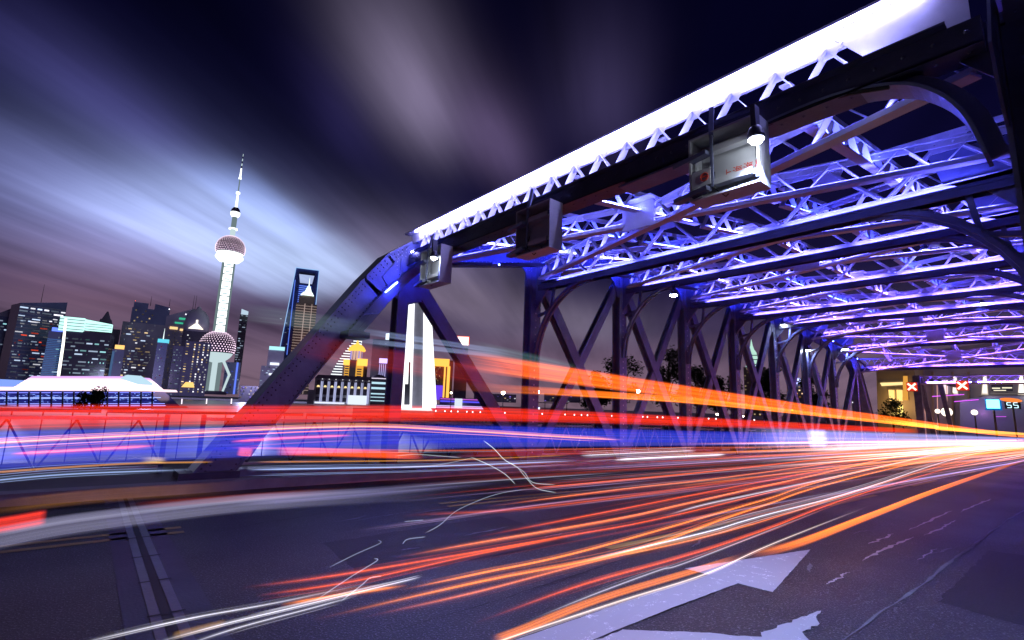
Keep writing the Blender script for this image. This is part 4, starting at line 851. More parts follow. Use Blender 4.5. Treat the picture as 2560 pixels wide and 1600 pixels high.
B.body('facade_warm'); B.part('gold_band', 'win', [(-B.w*.5, B.w*.3, -1, 4, B.Z(916), B.Z(897)), (B.X(1106), B.X(1110), -1, -.1, 0, B.h), (B.X(1114), B.X(1121), -1, -.1, 0, B.h*.85)], (1.5, .72, .12)); B.part('purple_front', 'win', [(-B.w*.5, B.X(1105), -1.5, -.2, 0, B.h*.36)], (.16, .06, .9)); B.wins(-B.w*.5, B.X(1105), B.h*.4, B.h*.82, 7, 12, .5, ('gold', 'warm'), fx=.4); 
B = Bld('sign_tower', 'dark tower carrying a wide white billboard with a red edge on its roof', 'tower', 1132, 1164, 868, 1000, 650)
B.body('facade'); B.part('billboard', 'win', [(B.X(1129), B.X(1164), -2, 1, B.Z(862), B.Z(842))], (1.9, 1.55, 1.45)); B.part('billboard_edge', 'win', [(B.X(1128), B.X(1165), -2.5, 1.5, B.Z(842), B.Z(840.5)), (B.X(1164), B.X(1166), -2.5, 1.5, B.Z(862), B.Z(841))], (1.2, .12, .06)); B.part('lit_wall', 'win', [(B.X(1146), B.X(1161), -2, -.1, B.Z(884), B.Z(880)), (B.X(1149), B.X(1161), -2, -.1, B.Z(915), B.Z(884), B.X(1145), B.X(1161))], (1.3, 1.2, 1.4))
B = Bld('office_tower', 'distant narrow tower with a small white crown', 'tower', 1184, 1202, 952, 1005, 1000); B.body('facade'); B.part('lit_cap', 'win', [(-B.w*.4, B.w*.5, -1, 4, B.h, B.Z(946))], (1.3, 1.3, 1.3)); B.wins(-B.w*.5, B.w*.5, 0, B.h, 5, 10, .25, 'warm')
B = Bld('art_deco_tower', 'slender tower with a green-white tiered crown seen between far posts', 'tower', 1866, 1908, 918, 1040, 420)
B.body('facade_warm'); B.wins(-B.w*.5, B.w*.5, 0, B.h, 7, 14, .45, 'warm', gain=.6); mb = MB(); c0 = B.W(0, B.dep*.5, 0); kk = B.k
mb.lathe(c0, [(16*kk, B.Z(918)), (15*kk, B.Z(905)), (13*kk, B.Z(893)), (11*kk, B.Z(880)), (6*kk, B.Z(872)), (3*kk, B.Z(862)), (.4*kk, B.Z(846))], 14); mb.build('crown', glow('crown_glow', (.62, 1.0, .85), .8, False), B.e)
B.part('crown_ledge', 'facade', [(-15*kk, 15*kk, -1+B.dep*.1, 1, B.Z(y), B.Z(y-2)) for y in (912, 900, 889)])
for x, dd, cl in ((60, 760, (.55, .6, 1)), (330, 800, (.65, .55, 1)), (640, 860, (.6, .6, 1))):      # unseen point lights added to brighten the skyline facades
    p = atD(x, 990, dd-150); l = bpy.data.lights.new('skyline_fill_light', 'POINT'); l.energy = 480000; l.color = cl; l.shadow_soft_size = 22
    lo = bpy.data.objects.new('skyline_fill_light', l); col.objects.link(lo); lo.location = (p.x, p.y, 30)
# distant low skyline filler
for j, (xa, xb, yt, lab) in enumerate([(598, 640, 965, 'low dark building with scattered lights right of the television tower'), (1205, 1290, 985, 'low waterfront block left of the first street lamp'), (1360, 1450, 985, 'low waterfront block behind the second lamp post')]):
    B = Bld('waterfront_block', lab, 'building', xa, xb, yt, 1005, 700+80*j); B.body('facade'); B.wins(-B.w*.5, B.w*.5, 0, B.h, 14, 5, .3, ('warm', 'violet', 'white', 'blue'), gain=1)
# riverside hall at left
D = 210; hl_ = empty('riverside_hall', 'long glass hall with a glowing pink-white canopy and blue lit front on the river', 'building', atD(170, 1020, D))
def hp(x, y, d=0): return atD(x, y, D+d)
def slabpx(pts, th, mat, name, d=0, c=None):
    mb = MB(); mb.cur = c or (1, 1, 1); mb.prism([hp(x, y, d) for x, y in pts], fwm*th); return mb.build(name, mat, hl_, colr=bool(c))
for k_, cl in enumerate([(.9, .5, 1.1), (1.4, .95, 1.4), (1.8, 1.4, 1.7), (2.0, 1.7, 1.9), (1.5, 1.05, 1.4), (1.8, 1.35, 1.5)]):
    a_, b_ = 940+5.2*k_, 940+5.2*(k_+1); inl = (5-k_)*7; slabpx([(30+inl*1.2, b_), (372-inl*1.4, b_+1), (366-inl*1.45, a_+.7), (36+inl*1.25, a_)], 14-k_, 'win', 'canopy', -.35*k_, cl)
slabpx([(300, 946), (318, 937), (350, 958), (345, 961)], 8, 'win', 'canopy_gable', -2.5, (.55, .8, .95))
slabpx([(-60, 968), (25, 968), (45, 950), (-60, 945)], 12, 'win', 'canopy', 3, (.25, .4, 1.0))
slabpx([(-60, 975), (382, 978), (378, 972), (-60, 966)], 16, 'win', 'eaves', -1, (1.4, 1.0, 1.1))
slabpx([(-60, 1024), (412, 1016), (372, 978), (-60, 976)], 10, surf('blue_lit_hall_glass', (.05, .06, .35), (.03, .035, .22), .08, .2), 'glass_front', 2)
mb = MB()
for y, c_, x1 in ((982, (.35, .4, 1.6), 385), (995, (.7, .85, 1.7), 400), (997, (.3, .45, 1.2), 200), (1010, (.5, .6, 1.8), 410), (1015, (.8, .6, 1.6), 412)):
    mb.cur = c_; mb.prism([hp(-60, y-1.0, -.5), hp(x1, y-1.6, -.5), hp(x1, y-.2, -.5), hp(-60, y+.8, -.5)], fwm*.5)
mb.build('light_rail', 'win', hl_, colr=True)
mb = MB(); rd = random.Random(5)
for i in range(260):
    x = rd.uniform(-50, 395); y = rd.choice((986, 990, 993, 998, 1001, 1006))+rd.uniform(-1, 1); s2 = rd.uniform(.8, 5); g_ = rd.uniform(.2, 1.3); mb.cur = (.25*g_, .4*g_, 1.2*g_)
    mb.prism([hp(x, y, 1), hp(x+s2, y, 1), hp(x+s2-1, y-1.6, 1), hp(x-1, y-1.6, 1)], fwm*.3)
mb.build('glass_reflection', 'win', hl_, colr=True, kind='stuff')
for i in range(16):
    x = -40+28*i; MB().bar(hp(x, 1022, -1), hp(x+1, 979, -1), .5, .4).build('mullion', 'steel_dark', hl_)
slabpx([(-60, 1030), (420, 1020), (412, 1015), (-60, 1022)], 14, 'steel_dark', 'pontoon', 0)
for i in range(14):
    x = 20+62*i; y0 = 1014-.004*x
    if x >= 600: break
    t_ = empty('bollard_lamp', 'short glowing white bollard lamp along the dark waterfront', 'lamp', atD(x, y0+3, 330), 'bollard lamps along the far waterfront')
    MB().tube([atD(x, y0-2, 330), atD(x+1, y0-15, 330)], .35, 6).build('lamp_tube', glow('bollard_glow', (1, .85, 1.0), 1.5, False) if i == 0 else bpy.data.materials['bollard_glow'], t_); MB().tube([atD(x, y0+1, 330), atD(x, y0-2, 330)], .5, 6).build('base', 'pole', t_)

# promenade lamps, bollards and pavilion on the near bank
for j, (x, y, yb, lab) in enumerate([(1258, 982, 1030, 'street lamp with a dazzling warm globe left of the second truss post'), (1344, 980, 1032, 'street lamp with a dazzling warm globe right of the second truss post'), (1595, 978, 1045, 'brightest street lamp, between the third and fourth truss posts'), (1475, 988, 1040, 'smaller street lamp in front of the leafy branches'), (1217, 984, 1030, 'small orange lamp with a curved arm'), (1128, 982, 1028, 'thin lamp post in front of the purple lit block'), (1793, 1036, 1052, 'low path lamp among the dark trees'), (1860, 1041, 1056, 'low white path lamp by the far posts')]):
    D = 80 if x < 1700 else 70; p = atD(x, y, D); pb_ = atD(x, yb, D); r = .30 if j in (0, 1, 2) else .15
    t_ = empty('street_lamp', lab, 'street lamp', (p.x, p.y, -1.2))
    MB().tube([(p.x, p.y, -1.2), (p.x, p.y, p.z-r)], [.08, .05], 8).lathe((p.x, p.y, -1.2), [(.16, 0), (.14, .25), (.08, .3)], 8).build('pole', 'pole', t_)
    MB().lathe(p, [(r*math.sin(a)+.001, -r*math.cos(a)) for a in [math.pi*i/8 for i in range(9)]], 12).build('globe', 'lamp', t_, True)
    MB().lathe(p, [(r*1.0, r*.72), (r*.6, r*1.05), (.02, r*1.2)], 10).build('cap', 'pole', t_)
rd = random.Random(11)
for i in range(46):
    x = 1090+19*i+rd.uniform(-4, 4); y = 1027+(x-1090)*.0285
    if rd.random() < .18: continue
    p = atD(x, y, 62); t_ = empty('path_light', 'tiny white path light in the row along the promenade edge', 'path light', (p.x, p.y, p.z-.5), 'path lights along the promenade edge')
    MB().lathe(p, [(.05, -.09), (.075, -.02), (.06, .05), (.01, .08)], 7).build('lens', glow('path_light_glow', (1, .88, .95), 3.0, False) if 'path_light_glow' not in bpy.data.materials else bpy.data.materials['path_light_glow'], t_)
    MB().tube([p-Vector((0, 0, .5)), p-Vector((0, 0, .08))], .03, 5).build('post', 'pole', t_)
D = 85; prm = [(1085, 1032), (2020, 1056), (2020, 1066), (1085, 1044)]
qw = MB().prism([atD(x, y, 60) for x, y in prm], fwm*1.2).build('quay_wall', 'kerb'); tag(qw, 'low stone quay wall running below the promenade lights', 'wall')
B = Bld('riverside_pavilion', 'low flat-roofed pavilion on thin posts behind the second street lamp', 'pavilion', 1332, 1420, 1006, 1034, 95, depth=6)
B.part('roof', 'facade', [(-B.w*.5, B.w*.5, 0, 6, B.h*.93, B.h)]); 
for i in range(4): B.part('post', 'pole', [(-B.w*.48+B.w*.31*i, -B.w*.46+B.w*.31*i, .2, .4, 0, B.h*.93)])
B.part('lamp', 'win', [(B.X(1345), B.X(1349), .5, .8, B.h*.35, B.h*.52)], (1.6, 1.8, 2.4))
B = Bld('tour_boat', 'low white boat with blue and violet light bands moored by the promenade', 'boat', 1090, 1250, 996, 1024, 160, depth=8)
B.part('hull', 'facade_white', [(-B.w*.5, B.w*.5, 0, 7, 0, B.h*.35, -B.w*.5, B.w*.46)]); B.part('cabin', 'facade', [(-B.w*.45, B.w*.3, 1, 6, B.h*.35, B.h)]); B.part('light_band', 'win', [(-B.w*.5, B.w*.44, -.3, -.05, B.h*f, B.h*(f+.06)) for f in (.1, .24)], (.7, .6, 1.2)); B.part('light_band', 'win', [(-B.w*.44, B.w*.29, .7, .95, B.h*.62, B.h*.74)], (.12, .1, 1.1)); B.part('light_band', 'win', [(-B.w*.44, B.w*.25, .7, .95, B.h*.86, B.h*.92)], (.7, .15, .8)); B.part('cabin_front', 'win', [(B.X(1136), B.X(1155), -.6, -.2, B.h*.1, B.h*.95)], (.75, .85, .95))

# ------------------------------------------------------------------ trees
def tree(x, ybase, ytop, wpx, D, label, seed, name='leafy_tree', leaves=3200, bank=-1.2):
    rd = random.Random(seed); kk = D/FPX; base = atD(x, ybase, D); base.z = bank; top = atD(x, ytop, D).z; h = top-bank; w_ = wpx*kk/2
    t_ = empty(name, label, 'tree', base); mb = MB()
    mb.tube([base, base+Vector((.1, 0, h*.3)), base+Vector((0, .1, h*.62))], [h*.035, h*.026, h*.012], 8)
    cl = []
    for i in range(11):
        a = rd.uniform(0, 6.28); f = rd.uniform(.35, 1); z = h*rd.uniform(.38, .93); rr = w_*f*math.sqrt(max(.1, 1-((z/h-.55)/.5)**2)); c_ = base+Vector((math.cos(a)*rr*.8, math.sin(a)*rr*.8, z)); cl.append((c_, w_*rd.uniform(.30, .50)))
        mb.tube([base+Vector((0, 0, h*rd.uniform(.28, .5))), (base+Vector((0, 0, z*.8))+c_)/2, c_], [h*.012, h*.008, h*.003], 5)
    mb.build('trunk', 'bark', t_); lf = MB()
    for i in range(leaves):
        c_, r_ = rd.choice(cl); d = Vector((rd.gauss(0, 1), rd.gauss(0, 1), rd.gauss(0, .8))).normalized()*r_*rd.uniform(.3, 1.15); p = c_+d; s2 = rd.uniform(.16, .38)*max(.6, kk*14)
        u = Vector((rd.gauss(0, 1), rd.gauss(0, 1), rd.gauss(0, 1))).normalized(); v = u.orthogonal().normalized(); lf.pts([p-u*s2, p+v*s2*.5, p+u*s2, p-v*s2*.5], [(0, 1, 2, 3)])
    lf.build('crown', 'leaf', t_, kind='stuff')
for j, (x, yb, yt, wp, D, lab) in enumerate([(1555, 1045, 880, 110, 75, 'dark spreading tree right of the second truss post'), (1668, 1048, 868, 100, 78, 'tallest dark tree between the third and fourth truss posts'), (1745, 1052, 900, 80, 80, 'dark rounded tree beside the fourth truss post'), (1815, 1055, 928, 90, 84, 'low dark tree right of the fourth truss post'), (1490, 1042, 925, 70, 72, 'small tree with hanging branches above the promenade'), (1940, 1060, 905, 90, 88, 'bushy dark tree behind the sixth truss post'), (2030, 1062, 930, 70, 92, 'dark tree behind the far truss posts'), (2235, 1080, 1000, 70, 80, 'small tree in front of the warm lit building')]):
    tree(x, yb, yt, wp, D, lab, 20+j, leaves=3200 if j < 7 else 650)
tree(225, 1024, 972, 64, 150, 'dark round tree in front of the blue riverside hall', 77, leaves=900, bank=-5.3)

# ------------------------------------------------------------------ end of the street: buildings and signals
XE = 105
def wallpx(e, name, mat, pts, X, th=1.0, c=None):
    mb = MB(); mb.cur = c or (1, 1, 1); mb.prism([onX(x, y, X) for x, y in pts], (th, 0, 0)); return mb.build(name, mat, e, colr=bool(c))
e = empty('warm_building', 'yellow lit stone building with two tall windows at the end of the street', 'building', onX(2240, 1090, XE))
wallpx(e, 'wall', glow_wall if False else 'facade_warm', [(2196, 1096), (2292, 1098), (2286, 915), (2190, 905)], XE, 12)
for x in (2220, 2240):
    wallpx(e, 'window', 'win', [(x+3, 1002), (x+16, 1003), (x+15, 975), (x+1, 974)], XE-.3, .25, (1.5, .95, .28))
    wallpx(e, 'window_frame', 'facade_warm', [(x-1, 974), (x+17, 975), (x+17, 971), (x-1, 970)], XE-.6, .5)
wallpx(e, 'uplight', 'win', [(2256, 1000), (2270, 1001), (2268, 940), (2258, 940)], XE-.3, .2, (.8, .36, .06)); wallpx(e, 'lit_cornice', 'win', [(2204, 965), (2256, 962), (2256, 955), (2200, 957)], XE-.4, .2, (1.3, .95, .4)); wallpx(e, 'shop_window', 'win', [(2244, 1040), (2257, 1041), (2257, 1013), (2244, 1012)], XE-.3, .2, (1.5, 1.1, .3)); wallpx(e, 'shop_window', 'win', [(2229, 1038), (2239, 1038), (2239, 1029), (2229, 1029)], XE-.3, .2, (1.5, 1.1, .35))
e = empty('grey_building', 'broad grey building with white uplights and dark windows behind the red signals', 'building', onX(2420, 1100, XE+6))
wallpx(e, 'wall', 'facade', [(2290, 1098), (2700, 1106), (2700, 830), (2288, 880)], XE+6, 14)
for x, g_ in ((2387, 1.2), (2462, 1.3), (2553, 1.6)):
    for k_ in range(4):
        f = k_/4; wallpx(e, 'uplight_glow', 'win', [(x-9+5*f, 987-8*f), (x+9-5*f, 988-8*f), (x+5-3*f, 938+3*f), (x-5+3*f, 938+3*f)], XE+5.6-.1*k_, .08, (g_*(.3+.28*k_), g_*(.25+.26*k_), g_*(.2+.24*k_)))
for (xa, xb, ya, yb) in ((2478, 2532, 978, 957), (2355, 2362, 985, 950), (2363, 2369, 985, 950)):
    wallpx(e, 'window', 'glass' if xa > 2400 else 'win', [(xa, ya), (xb, ya), (xb, yb), (xa, yb)], XE+5.5, .2, None if xa > 2400 else (1.2, .95, 1.0))
for (xa, xb, ya, yb) in ((2480, 2500, 972, 969), (2505, 2530, 971, 968), (2484, 2515, 977, 975)): wallpx(e, 'lit_blind', 'win', [(xa, ya), (xb, ya), (xb, yb), (xa, yb)], XE+5.2, .1, (1.1, 1.0, .75))
wallpx(e, 'ledge', 'facade_white', [(2476, 985), (2700, 985), (2700, 982), (2476, 982)], XE+5, .5)
for x in (2300, 2330, 2380, 2420): wallpx(e, 'pilaster', 'facade_warm', [(x, 1098), (x+5, 1098), (x+3, 930), (x-2, 930)], XE+5.4, .5)
for x in (2312, 2344, 2368): wallpx(e, 'light_strip', 'win', [(x, 1070), (x+2, 1070), (x-1, 960), (x-2.5, 960)], XE+5.2, .2, (.7, .35, .3))
for x, y, en, cl in ((2387, 992, 110, (1, .85, .7)), (2462, 992, 110, (1, .9, .75)), (2553, 992, 140, (1, .9, .75)), (2320, 1020, 130, (1, .6, .5)), (2240, 1010, 420, (1, .62, .2)), (2440, 1030, 160, (.8, .3, 1))):
    p = onX(x, y, XE-1.2 if x > 2300 else XE-2.5); l = bpy.data.lights.new('facade_fill_light', 'POINT'); l.energy = en; l.color = cl; l.shadow_soft_size = .2  # point lights added to brighten the street-end facades, some at the uplights
    lo = bpy.data.objects.new('facade_fill_light', l); col.objects.link(lo); lo.location = p
e = empty('street_arcade', 'dark low building with glowing violet strips under the grey building', 'building', onX(2400, 1100, XE+2))
wallpx(e, 'wall', 'facade_blue', [(2400, 1098), (2700, 1104), (2700, 990), (2470, 990), (2400, 1000)], XE+2, 3)
for pts in ([(2330, 990), (2410, 985), (2410, 987), (2330, 992)], [(2385, 1003), (2446, 998), (2446, 1000), (2385, 1005)], [(2490, 1041), (2515, 1041), (2515, 1042), (2490, 1042)]): wallpx(e, 'neon_strip', 'win', pts, XE+1.5, .2, (1.0, .15, 1.3))
def lanes(cx, cy, s, X, label):
    p = onX(cx, cy, X); t_ = empty('lane_signal', label, 'traffic signal', p, 'red lane signals over the road'); h = s*abs(onX(cx, cy-1, X).z-p.z)
    MB().box(X, X+.3, p.y-h*1.12, p.y+h*1.12, p.z-h*1.12, p.z+h*1.12).build('housing', 'black', t_)
    MB().bar((X-.05, p.y-h*.8, p.z-h*.8), (X-.05, p.y+h*.8, p.z+h*.8), .05, h*.42, (0, 1, 0)).bar((X-.09, p.y-h*.8, p.z+h*.8), (X-.09, p.y+h*.8, p.z-h*.8), .05, h*.42, (0, 1, 0)).build('cross', glow('signal_cross', (1.0, .45, .35), 3.2, True) if 'signal_cross' not in bpy.data.materials else bpy.data.materials['signal_cross'], t_)
    MB().box(X-.02, X-.005, p.y-h*1.1, p.y+h*1.1, p.z-h*1.1, p.z+h*1.1).build('red_panel', glow('signal_panel', (1.0, .05, .02), .7, True) if 'signal_panel' not in bpy.data.materials else bpy.data.materials['signal_panel'], t_)
    MB().bar((X+.15, p.y, p.z+h*1.35), (X+.15, p.y, 4.7), .1, .1).build('hanger', 'pole', t_)
lanes(2280, 967, 10, 53.6, 'red lit cross signal in front of the warm yellow building'); lanes(2406, 964, 11, 53.6, 'red lit cross signal in front of the white uplights')
p = onX(2482, 1010, 90); h = abs(onX(2482, 1009, 90).z-p.z)
t_ = empty('traffic_light', 'brilliant cyan signal lamp at the end of the street', 'traffic signal', (p.x, p.y, G(90)))
MB().box(90, 90.3, p.y-12*h, p.y+12*h, p.z-11*h, p.z+11*h).build('lens', glow('cyan_signal', (.25, .9, 1.0), 2.6), t_); MB().box(89.9, 90.4, p.y-15*h, p.y+15*h, p.z+11*h, p.z+13*h).box(89.9, 90.4, p.y-15*h, p.y+15*h, p.z-15*h, p.z-11*h).box(90.31, 90.6, p.y-15*h, p.y+15*h, p.z-15*h, p.z+13*h).build('housing', glow('cyan_glow_housing', (.0, .22, .8), .7, False), t_); MB().tube([(90.2, p.y, G(90)), (90.2, p.y, p.z-14*h)], .12, 8).build('pole', 'pole', t_)
t_ = empty('countdown_sign', 'dark sign showing two pale digits 55 under an orange lit oval', 'sign', (90, onX(2530, 1020, 90).y, G(90)))
pp = onX(2531, 1013, 90); MB().box(90.1, 90.4, pp.y-14*h, pp.y+14*h, pp.z-9*h, pp.z+9*h).build('panel', 'black', t_); MB().tube([(90.3, pp.y, G(90)), (90.3, pp.y, pp.z-9*h)], .1, 8).build('pole', 'pole', t_)
M['digit'] = glow('digit_glow', (.6, .9, 1.0), 1.5, False)
for dxp in (0, 1):
    cy = pp.y+(6-12*dxp)*h; mb = MB(); a, bq = 3.6*h, 6.2*h
    for (y0, z0, y1, z1) in ((a, bq, -a, bq), (a, bq, a, 0), (a, 0, -a, 0), (-a, 0, -a, -bq), (a, -bq, -a, -bq)): mb.bar((90.05, cy+y0, pp.z+z0), (90.05, cy+y1, pp.z+z1), .06, 1.7*h, (0, 0, 1) if y0 != y1 else (0, 1, 0))
    mb.build('digit', 'digit', t_)
pp = onX(2527, 1000, 90); mb = MB().prism([(89.9, pp.y+20*h*math.cos(a)-2*h*math.sin(a), pp.z+5*h*math.sin(a)-2.4*h*-math.cos(a)) for a in [2*math.pi*i/18 for i in range(18)]], (.2, 0, 0)); mb.build('oval_light', glow('orange_oval', (1.0, .25, .05), 1.1, False), t_); MB().bar((90.05, pp.y, pp.z), (90.2, pp.y, pp.z-6*h), .1, .1).build('oval_bracket', 'pole', t_)
for j, (x, y, lab) in enumerate([(2344, 1028, 'small round lamp left of the bright shop lamp'), (2367, 1030, 'bright warm shop lamp at street level'), (2436, 1031, 'white globe lamp below the violet strips')]):
    p = onX(x, y, XE-4); r = (.35, .7, .4)[j]; t_ = empty('street_lamp', lab, 'street lamp', (p.x, p.y, G(XE)))
    MB().lathe(p, [(r*math.sin(a)+.001, -r*math.cos(a)) for a in [math.pi*i/8 for i in range(9)]], 10).build('globe', glow('globe_glow', (1, .85, .7), 2.2, False) if 'globe_glow' not in bpy.data.materials else bpy.data.materials['globe_glow'], t_, True); MB().tube([(p.x, p.y, G(XE)), p], .1, 6).build('pole', 'pole', t_)
for j, (x0, x1, y0, y1, lab, tn) in enumerate([(1975, 2012, 958, 1040, 'small shop block with a blue-white sign seen between truss posts', 'white'), (2020, 2040, 970, 1040, 'yellow lit shop seen between the far posts', 'warm'), (2135, 2160, 940, 1020, 'dark block with bright square windows beyond the last post', 'warm')]):
    B = Bld('shop_block', lab, 'building', x0, x1, y0, y1+25, 120); B.body('facade'); B.wins(-B.w*.5, B.w*.5, B.h*.25, B.h*.95, 6, 9, .55, ('warm', 'white') if j else ('warm', 'gold'), gain=1.3)
    if j == 0: B.part('roof_sign', 'win', [(-B.w*.3, B.w*.35, -.5, 1, B.h*.98, B.h*1.12)], (1.0, 1.1, 2.2))
rd = random.Random(91); 

# ------------------------------------------------------------------ light trails: bundles of glowing strands following the lanes
trd = random.Random(42)
def trail(label, pts, n, sy, sz, c, g=1.0, r=.005, je=.06, group=None, var=.35, prof='flat', c2=None, n2=6, name='light_trail', fine=1, je2=None):
    far = pts[-1].x > 45; je2 = (.0 if far else je) if je2 is None else je2
    P = smooth(pts, n2); mb = MB(); m_ = len(P)-1
    def shell(off, ay, az, col_, f0, f1, a0, a1, nn=6):
        k0, k1 = int(f0*m_), int(math.ceil(f1*m_)); Q = P[k0:k1+1]
        if len(Q) < 3: return
        vs = []; fs = []; cs = []; L_ = len(Q)-1
        for i_, p in enumerate(Q):
            f = i_/L_; fa = 1.0
            if a0 > 0: x_ = min(1, f/a0); fa *= x_*x_*(3-2*x_)
            if a1 > 0: x_ = min(1, (1-f)/a1); fa *= x_*x_*(3-2*x_)
            tn = (Q[min(i_+1, L_)]-Q[max(i_-1, 0)]).normalized(); sd = tn.cross(Vector((0, 0, 1))).normalized(); up_ = sd.cross(tn); q_ = p+Vector((0, off[0], off[1]))
            for j_ in range(nn):
                a_ = 2*math.pi*(j_+.5)/nn; vs.append(q_+sd*math.cos(a_)*ay+up_*math.sin(a_)*az); cs.append(tuple(v*fa for v in col_))
        for i_ in range(L_):
            for j_ in range(nn): fs.append((i_*nn+j_, i_*nn+(j_+1) % nn, (i_+1)*nn+(j_+1) % nn, (i_+1)*nn+j_))
        k = len(mb.v); mb.v += [tuple(v) for v in vs]; mb.f += [tuple(x+k for x in f_) for f_ in fs]; mb.c += cs
    if prof == 'flat':                                  # a band: soft envelope plus finer streaks inside
        for fr, wt in ((1.12, .10), (1.0, .12), (.86, .12), (.66, .08)): shell((0, 0), sy*fr, sz*fr, tuple(v*g*wt*.5 for v in c), 0, 1, je*1.1, je2*1.1, 10)
        ns = max(4, int(n*.32))
        for i in range(ns):
            oz = -sz*.95+1.9*sz*(i+trd.random())/ns; q = max(.05, 1-(oz/sz)**2)**.5; rr = sz*trd.choice((.05, .08, .12, .2)); cc = c if c2 is None or trd.random() < .55 else c2
            gg = g*trd.uniform(.06, .34)*(1+var*trd.uniform(-1, 1)); f0, f1 = trd.random()*je*.9, 1-trd.random()*je2*.9
            for fr, wt in ((1.0, .22), (.6, .28)): shell((trd.uniform(-sy, sy)*.5*q, oz), rr*fr, rr*fr, tuple(v*gg*wt for v in cc), f0, f1, je+.03, (je2+.03) if je2 else 0, 5)
    else:                                               # a line: hot core, soft sheath, a few companions
        R_ = r*1.08
        for fr, wt in ((4.6, .018), (3.2, .03), (2.1, .05), (1.3, .10), (.8, .16), (.45, .18)): shell((0, 0), R_*fr, R_*fr, tuple(v*g*wt for v in c), 0, 1, je*1.3+.02, (je2*1.3+.02) if je2 else 0, 6)
        for i in range(max(1, n//3)):
            cc = c if c2 is None else c2; gg = g*trd.uniform(.12, .6); f0 = trd.random()*je*2; f1 = 1-trd.random()*je2*2; oy, oz = trd.gauss(0, sy*2.6), trd.gauss(0, sz*2.2)
            for fr, wt in ((1.0, .2), (.5, .25)): shell((oy, oz), R_*fr*.9, R_*fr*.9, tuple(v*gg*wt for v in cc), f0, f1, je+.05, (je2+.05) if je2 else 0, 5)
    o = mb.build(name, 'trail', None, colr=True); tag(o, label, 'light trail', group); return o
def PY(px, Y): return [onY(x, y, Y) for x, y in px]
def PZ(px, Z): return [onZ(x, y, Z) for x, y in px]
RED = (1.0, .12, .008); ORG = (1.0, .24, .02); SAL = (1.0, .22, .06); WHT = (1.0, .97, 1.1); BLU = (.06, .08, 1.0); ICE = (.55, .75, 1.3); LAV = (.6, .5, 1.0)
trail('broad flat red light trail crossing the whole view just below the skyline', PY([(-260, 1062), (0, 1045), (640, 1037), (1280, 1037), (1900, 1061), (2300, 1078)], 7.6), 40, .05, .125, (.95, .03, .003), 1.35, .0055, .03, n2=8)
trail('broad upper orange light trail sloping down to the right past the truss posts', PY([(1120, 893), (1350, 928), (1700, 978), (1950, 1013), (2200, 1046), (2560, 1088), (2680, 1090)], 8.6), 80, .05, .20, (1.0, .12, .008), 1.7, .0075, .16, c2=(1.0, .2, .02), n2=8)
trail('narrower lower orange light trail turning yellow towards the right edge', PY([(1080, 962), (1500, 986), (1750, 1004), (2000, 1031), (2250, 1059), (2560, 1092), (2680, 1097)], 8.3), 46, .04, .085, (1.0, .16, .010), 2.0, .007, .16, c2=(1.0, .32, .03), n2=8)
trail('yellow glowing light trail joining the orange ones near the right edge', PY([(2190, 1049), (2330, 1066), (2450, 1078), (2680, 1092)], 8.0), 26, .05, .14, (1.0, .55, .06), 1.6, .008, .15)
trail('upper pale blue light trail crossing the first truss post', PY([(870, 822), (1000, 842), (1180, 868), (1290, 885)], 8.8), 14, .03, .06, (.45, .6, 1.0), .5, .004, .3)
trail('lower pale blue light trail crossing the monument slabs', PY([(860, 846), (1000, 862), (1180, 882), (1280, 893)], 8.8), 14, .03, .05, (.45, .6, 1.0), .55, .004, .3)
trail('faint teal light trail left of the second truss post', PY([(1150, 862), (1300, 895), (1470, 932)], 8.8), 12, .04, .16, (.10, .22, .22), .6, .003, .3)
trail('faint grey green light trail drifting right from the television tower', PY([(560, 775), (760, 800), (960, 830)], 8.8), 10, .04, .14, (.14, .2, .2), .6, .0025, .3)
trail('faint red light trail over the inclined end post', PY([(700, 850), (900, 890), (1150, 930), (1330, 965)], 8.5), 14, .05, .2, (.5, .03, .02), .6, .003, .35)
trail('wide blue light trail band filling the space below the red one', PY([(-260, 1145), (0, 1126), (600, 1105), (1200, 1092), (1800, 1096), (2250, 1096)], 8.2), 150, .06, .22, (.022, .04, .75), .60, .0045, .06, c2=(.10, .12, .7), var=.6, n2=7)
trail('lavender white light trail band at the far right below the orange ones', PY([(1830, 1092), (2050, 1096), (2300, 1098), (2680, 1103)], 7.9), 70, .1, .34, (.42, .42, 1.0), .85, .006, .2, c2=(.9, .6, .9))
trail('thin bright orange light trail rising and falling across the blue band', PY([(-200, 1118), (0, 1106), (400, 1086), (900, 1066), (1170, 1078), (1420, 1093), (1560, 1100)], 6.8), 9, .008, .014, (1, .30, .02), 2.6, .006, .05, prof='g', c2=(1, .3, .06))
trail('short red light trail dash at the left below the orange line', PY([(25, 1135), (200, 1125), (390, 1114)], 6.4), 8, .008, .02, (1, .10, .01), 2.4, .007, .12, prof='g')
trail('short red light trail dash in the middle of the blue band', PY([(575, 1104), (720, 1095), (880, 1088)], 6.4), 8, .008, .02, (1, .10, .01), 2.2, .007, .12, prof='g')
trail('thick orange red light trail patch above the kerb left of centre', PY([(690, 1127), (850, 1132), (1060, 1140)], 6.6), 22, .02, .05, (1, .10, .010), 1.9, .005, .12)
trail('small orange red light trail patch over the end post foot', PY([(592, 1128), (613, 1130), (634, 1131)], 6.6), 18, .01, .045, (1, .11, .01), 1.8, .005, .2)
trail('thin salmon light trail line above the kerb in the centre', PY([(575, 1119), (900, 1124), (1200, 1126), (1700, 1119), (1900, 1118)], 6.9), 7, .006, .012, (1, .16, .08), 1.0, .004, .04)
trail('thin red light trail low in the centre above the kerb', PY([(1140, 1135), (1400, 1132), (1600, 1128), (1850, 1124)], 7.2), 12, .03, .05, (.8, .05, .03), .6, .004, .1)
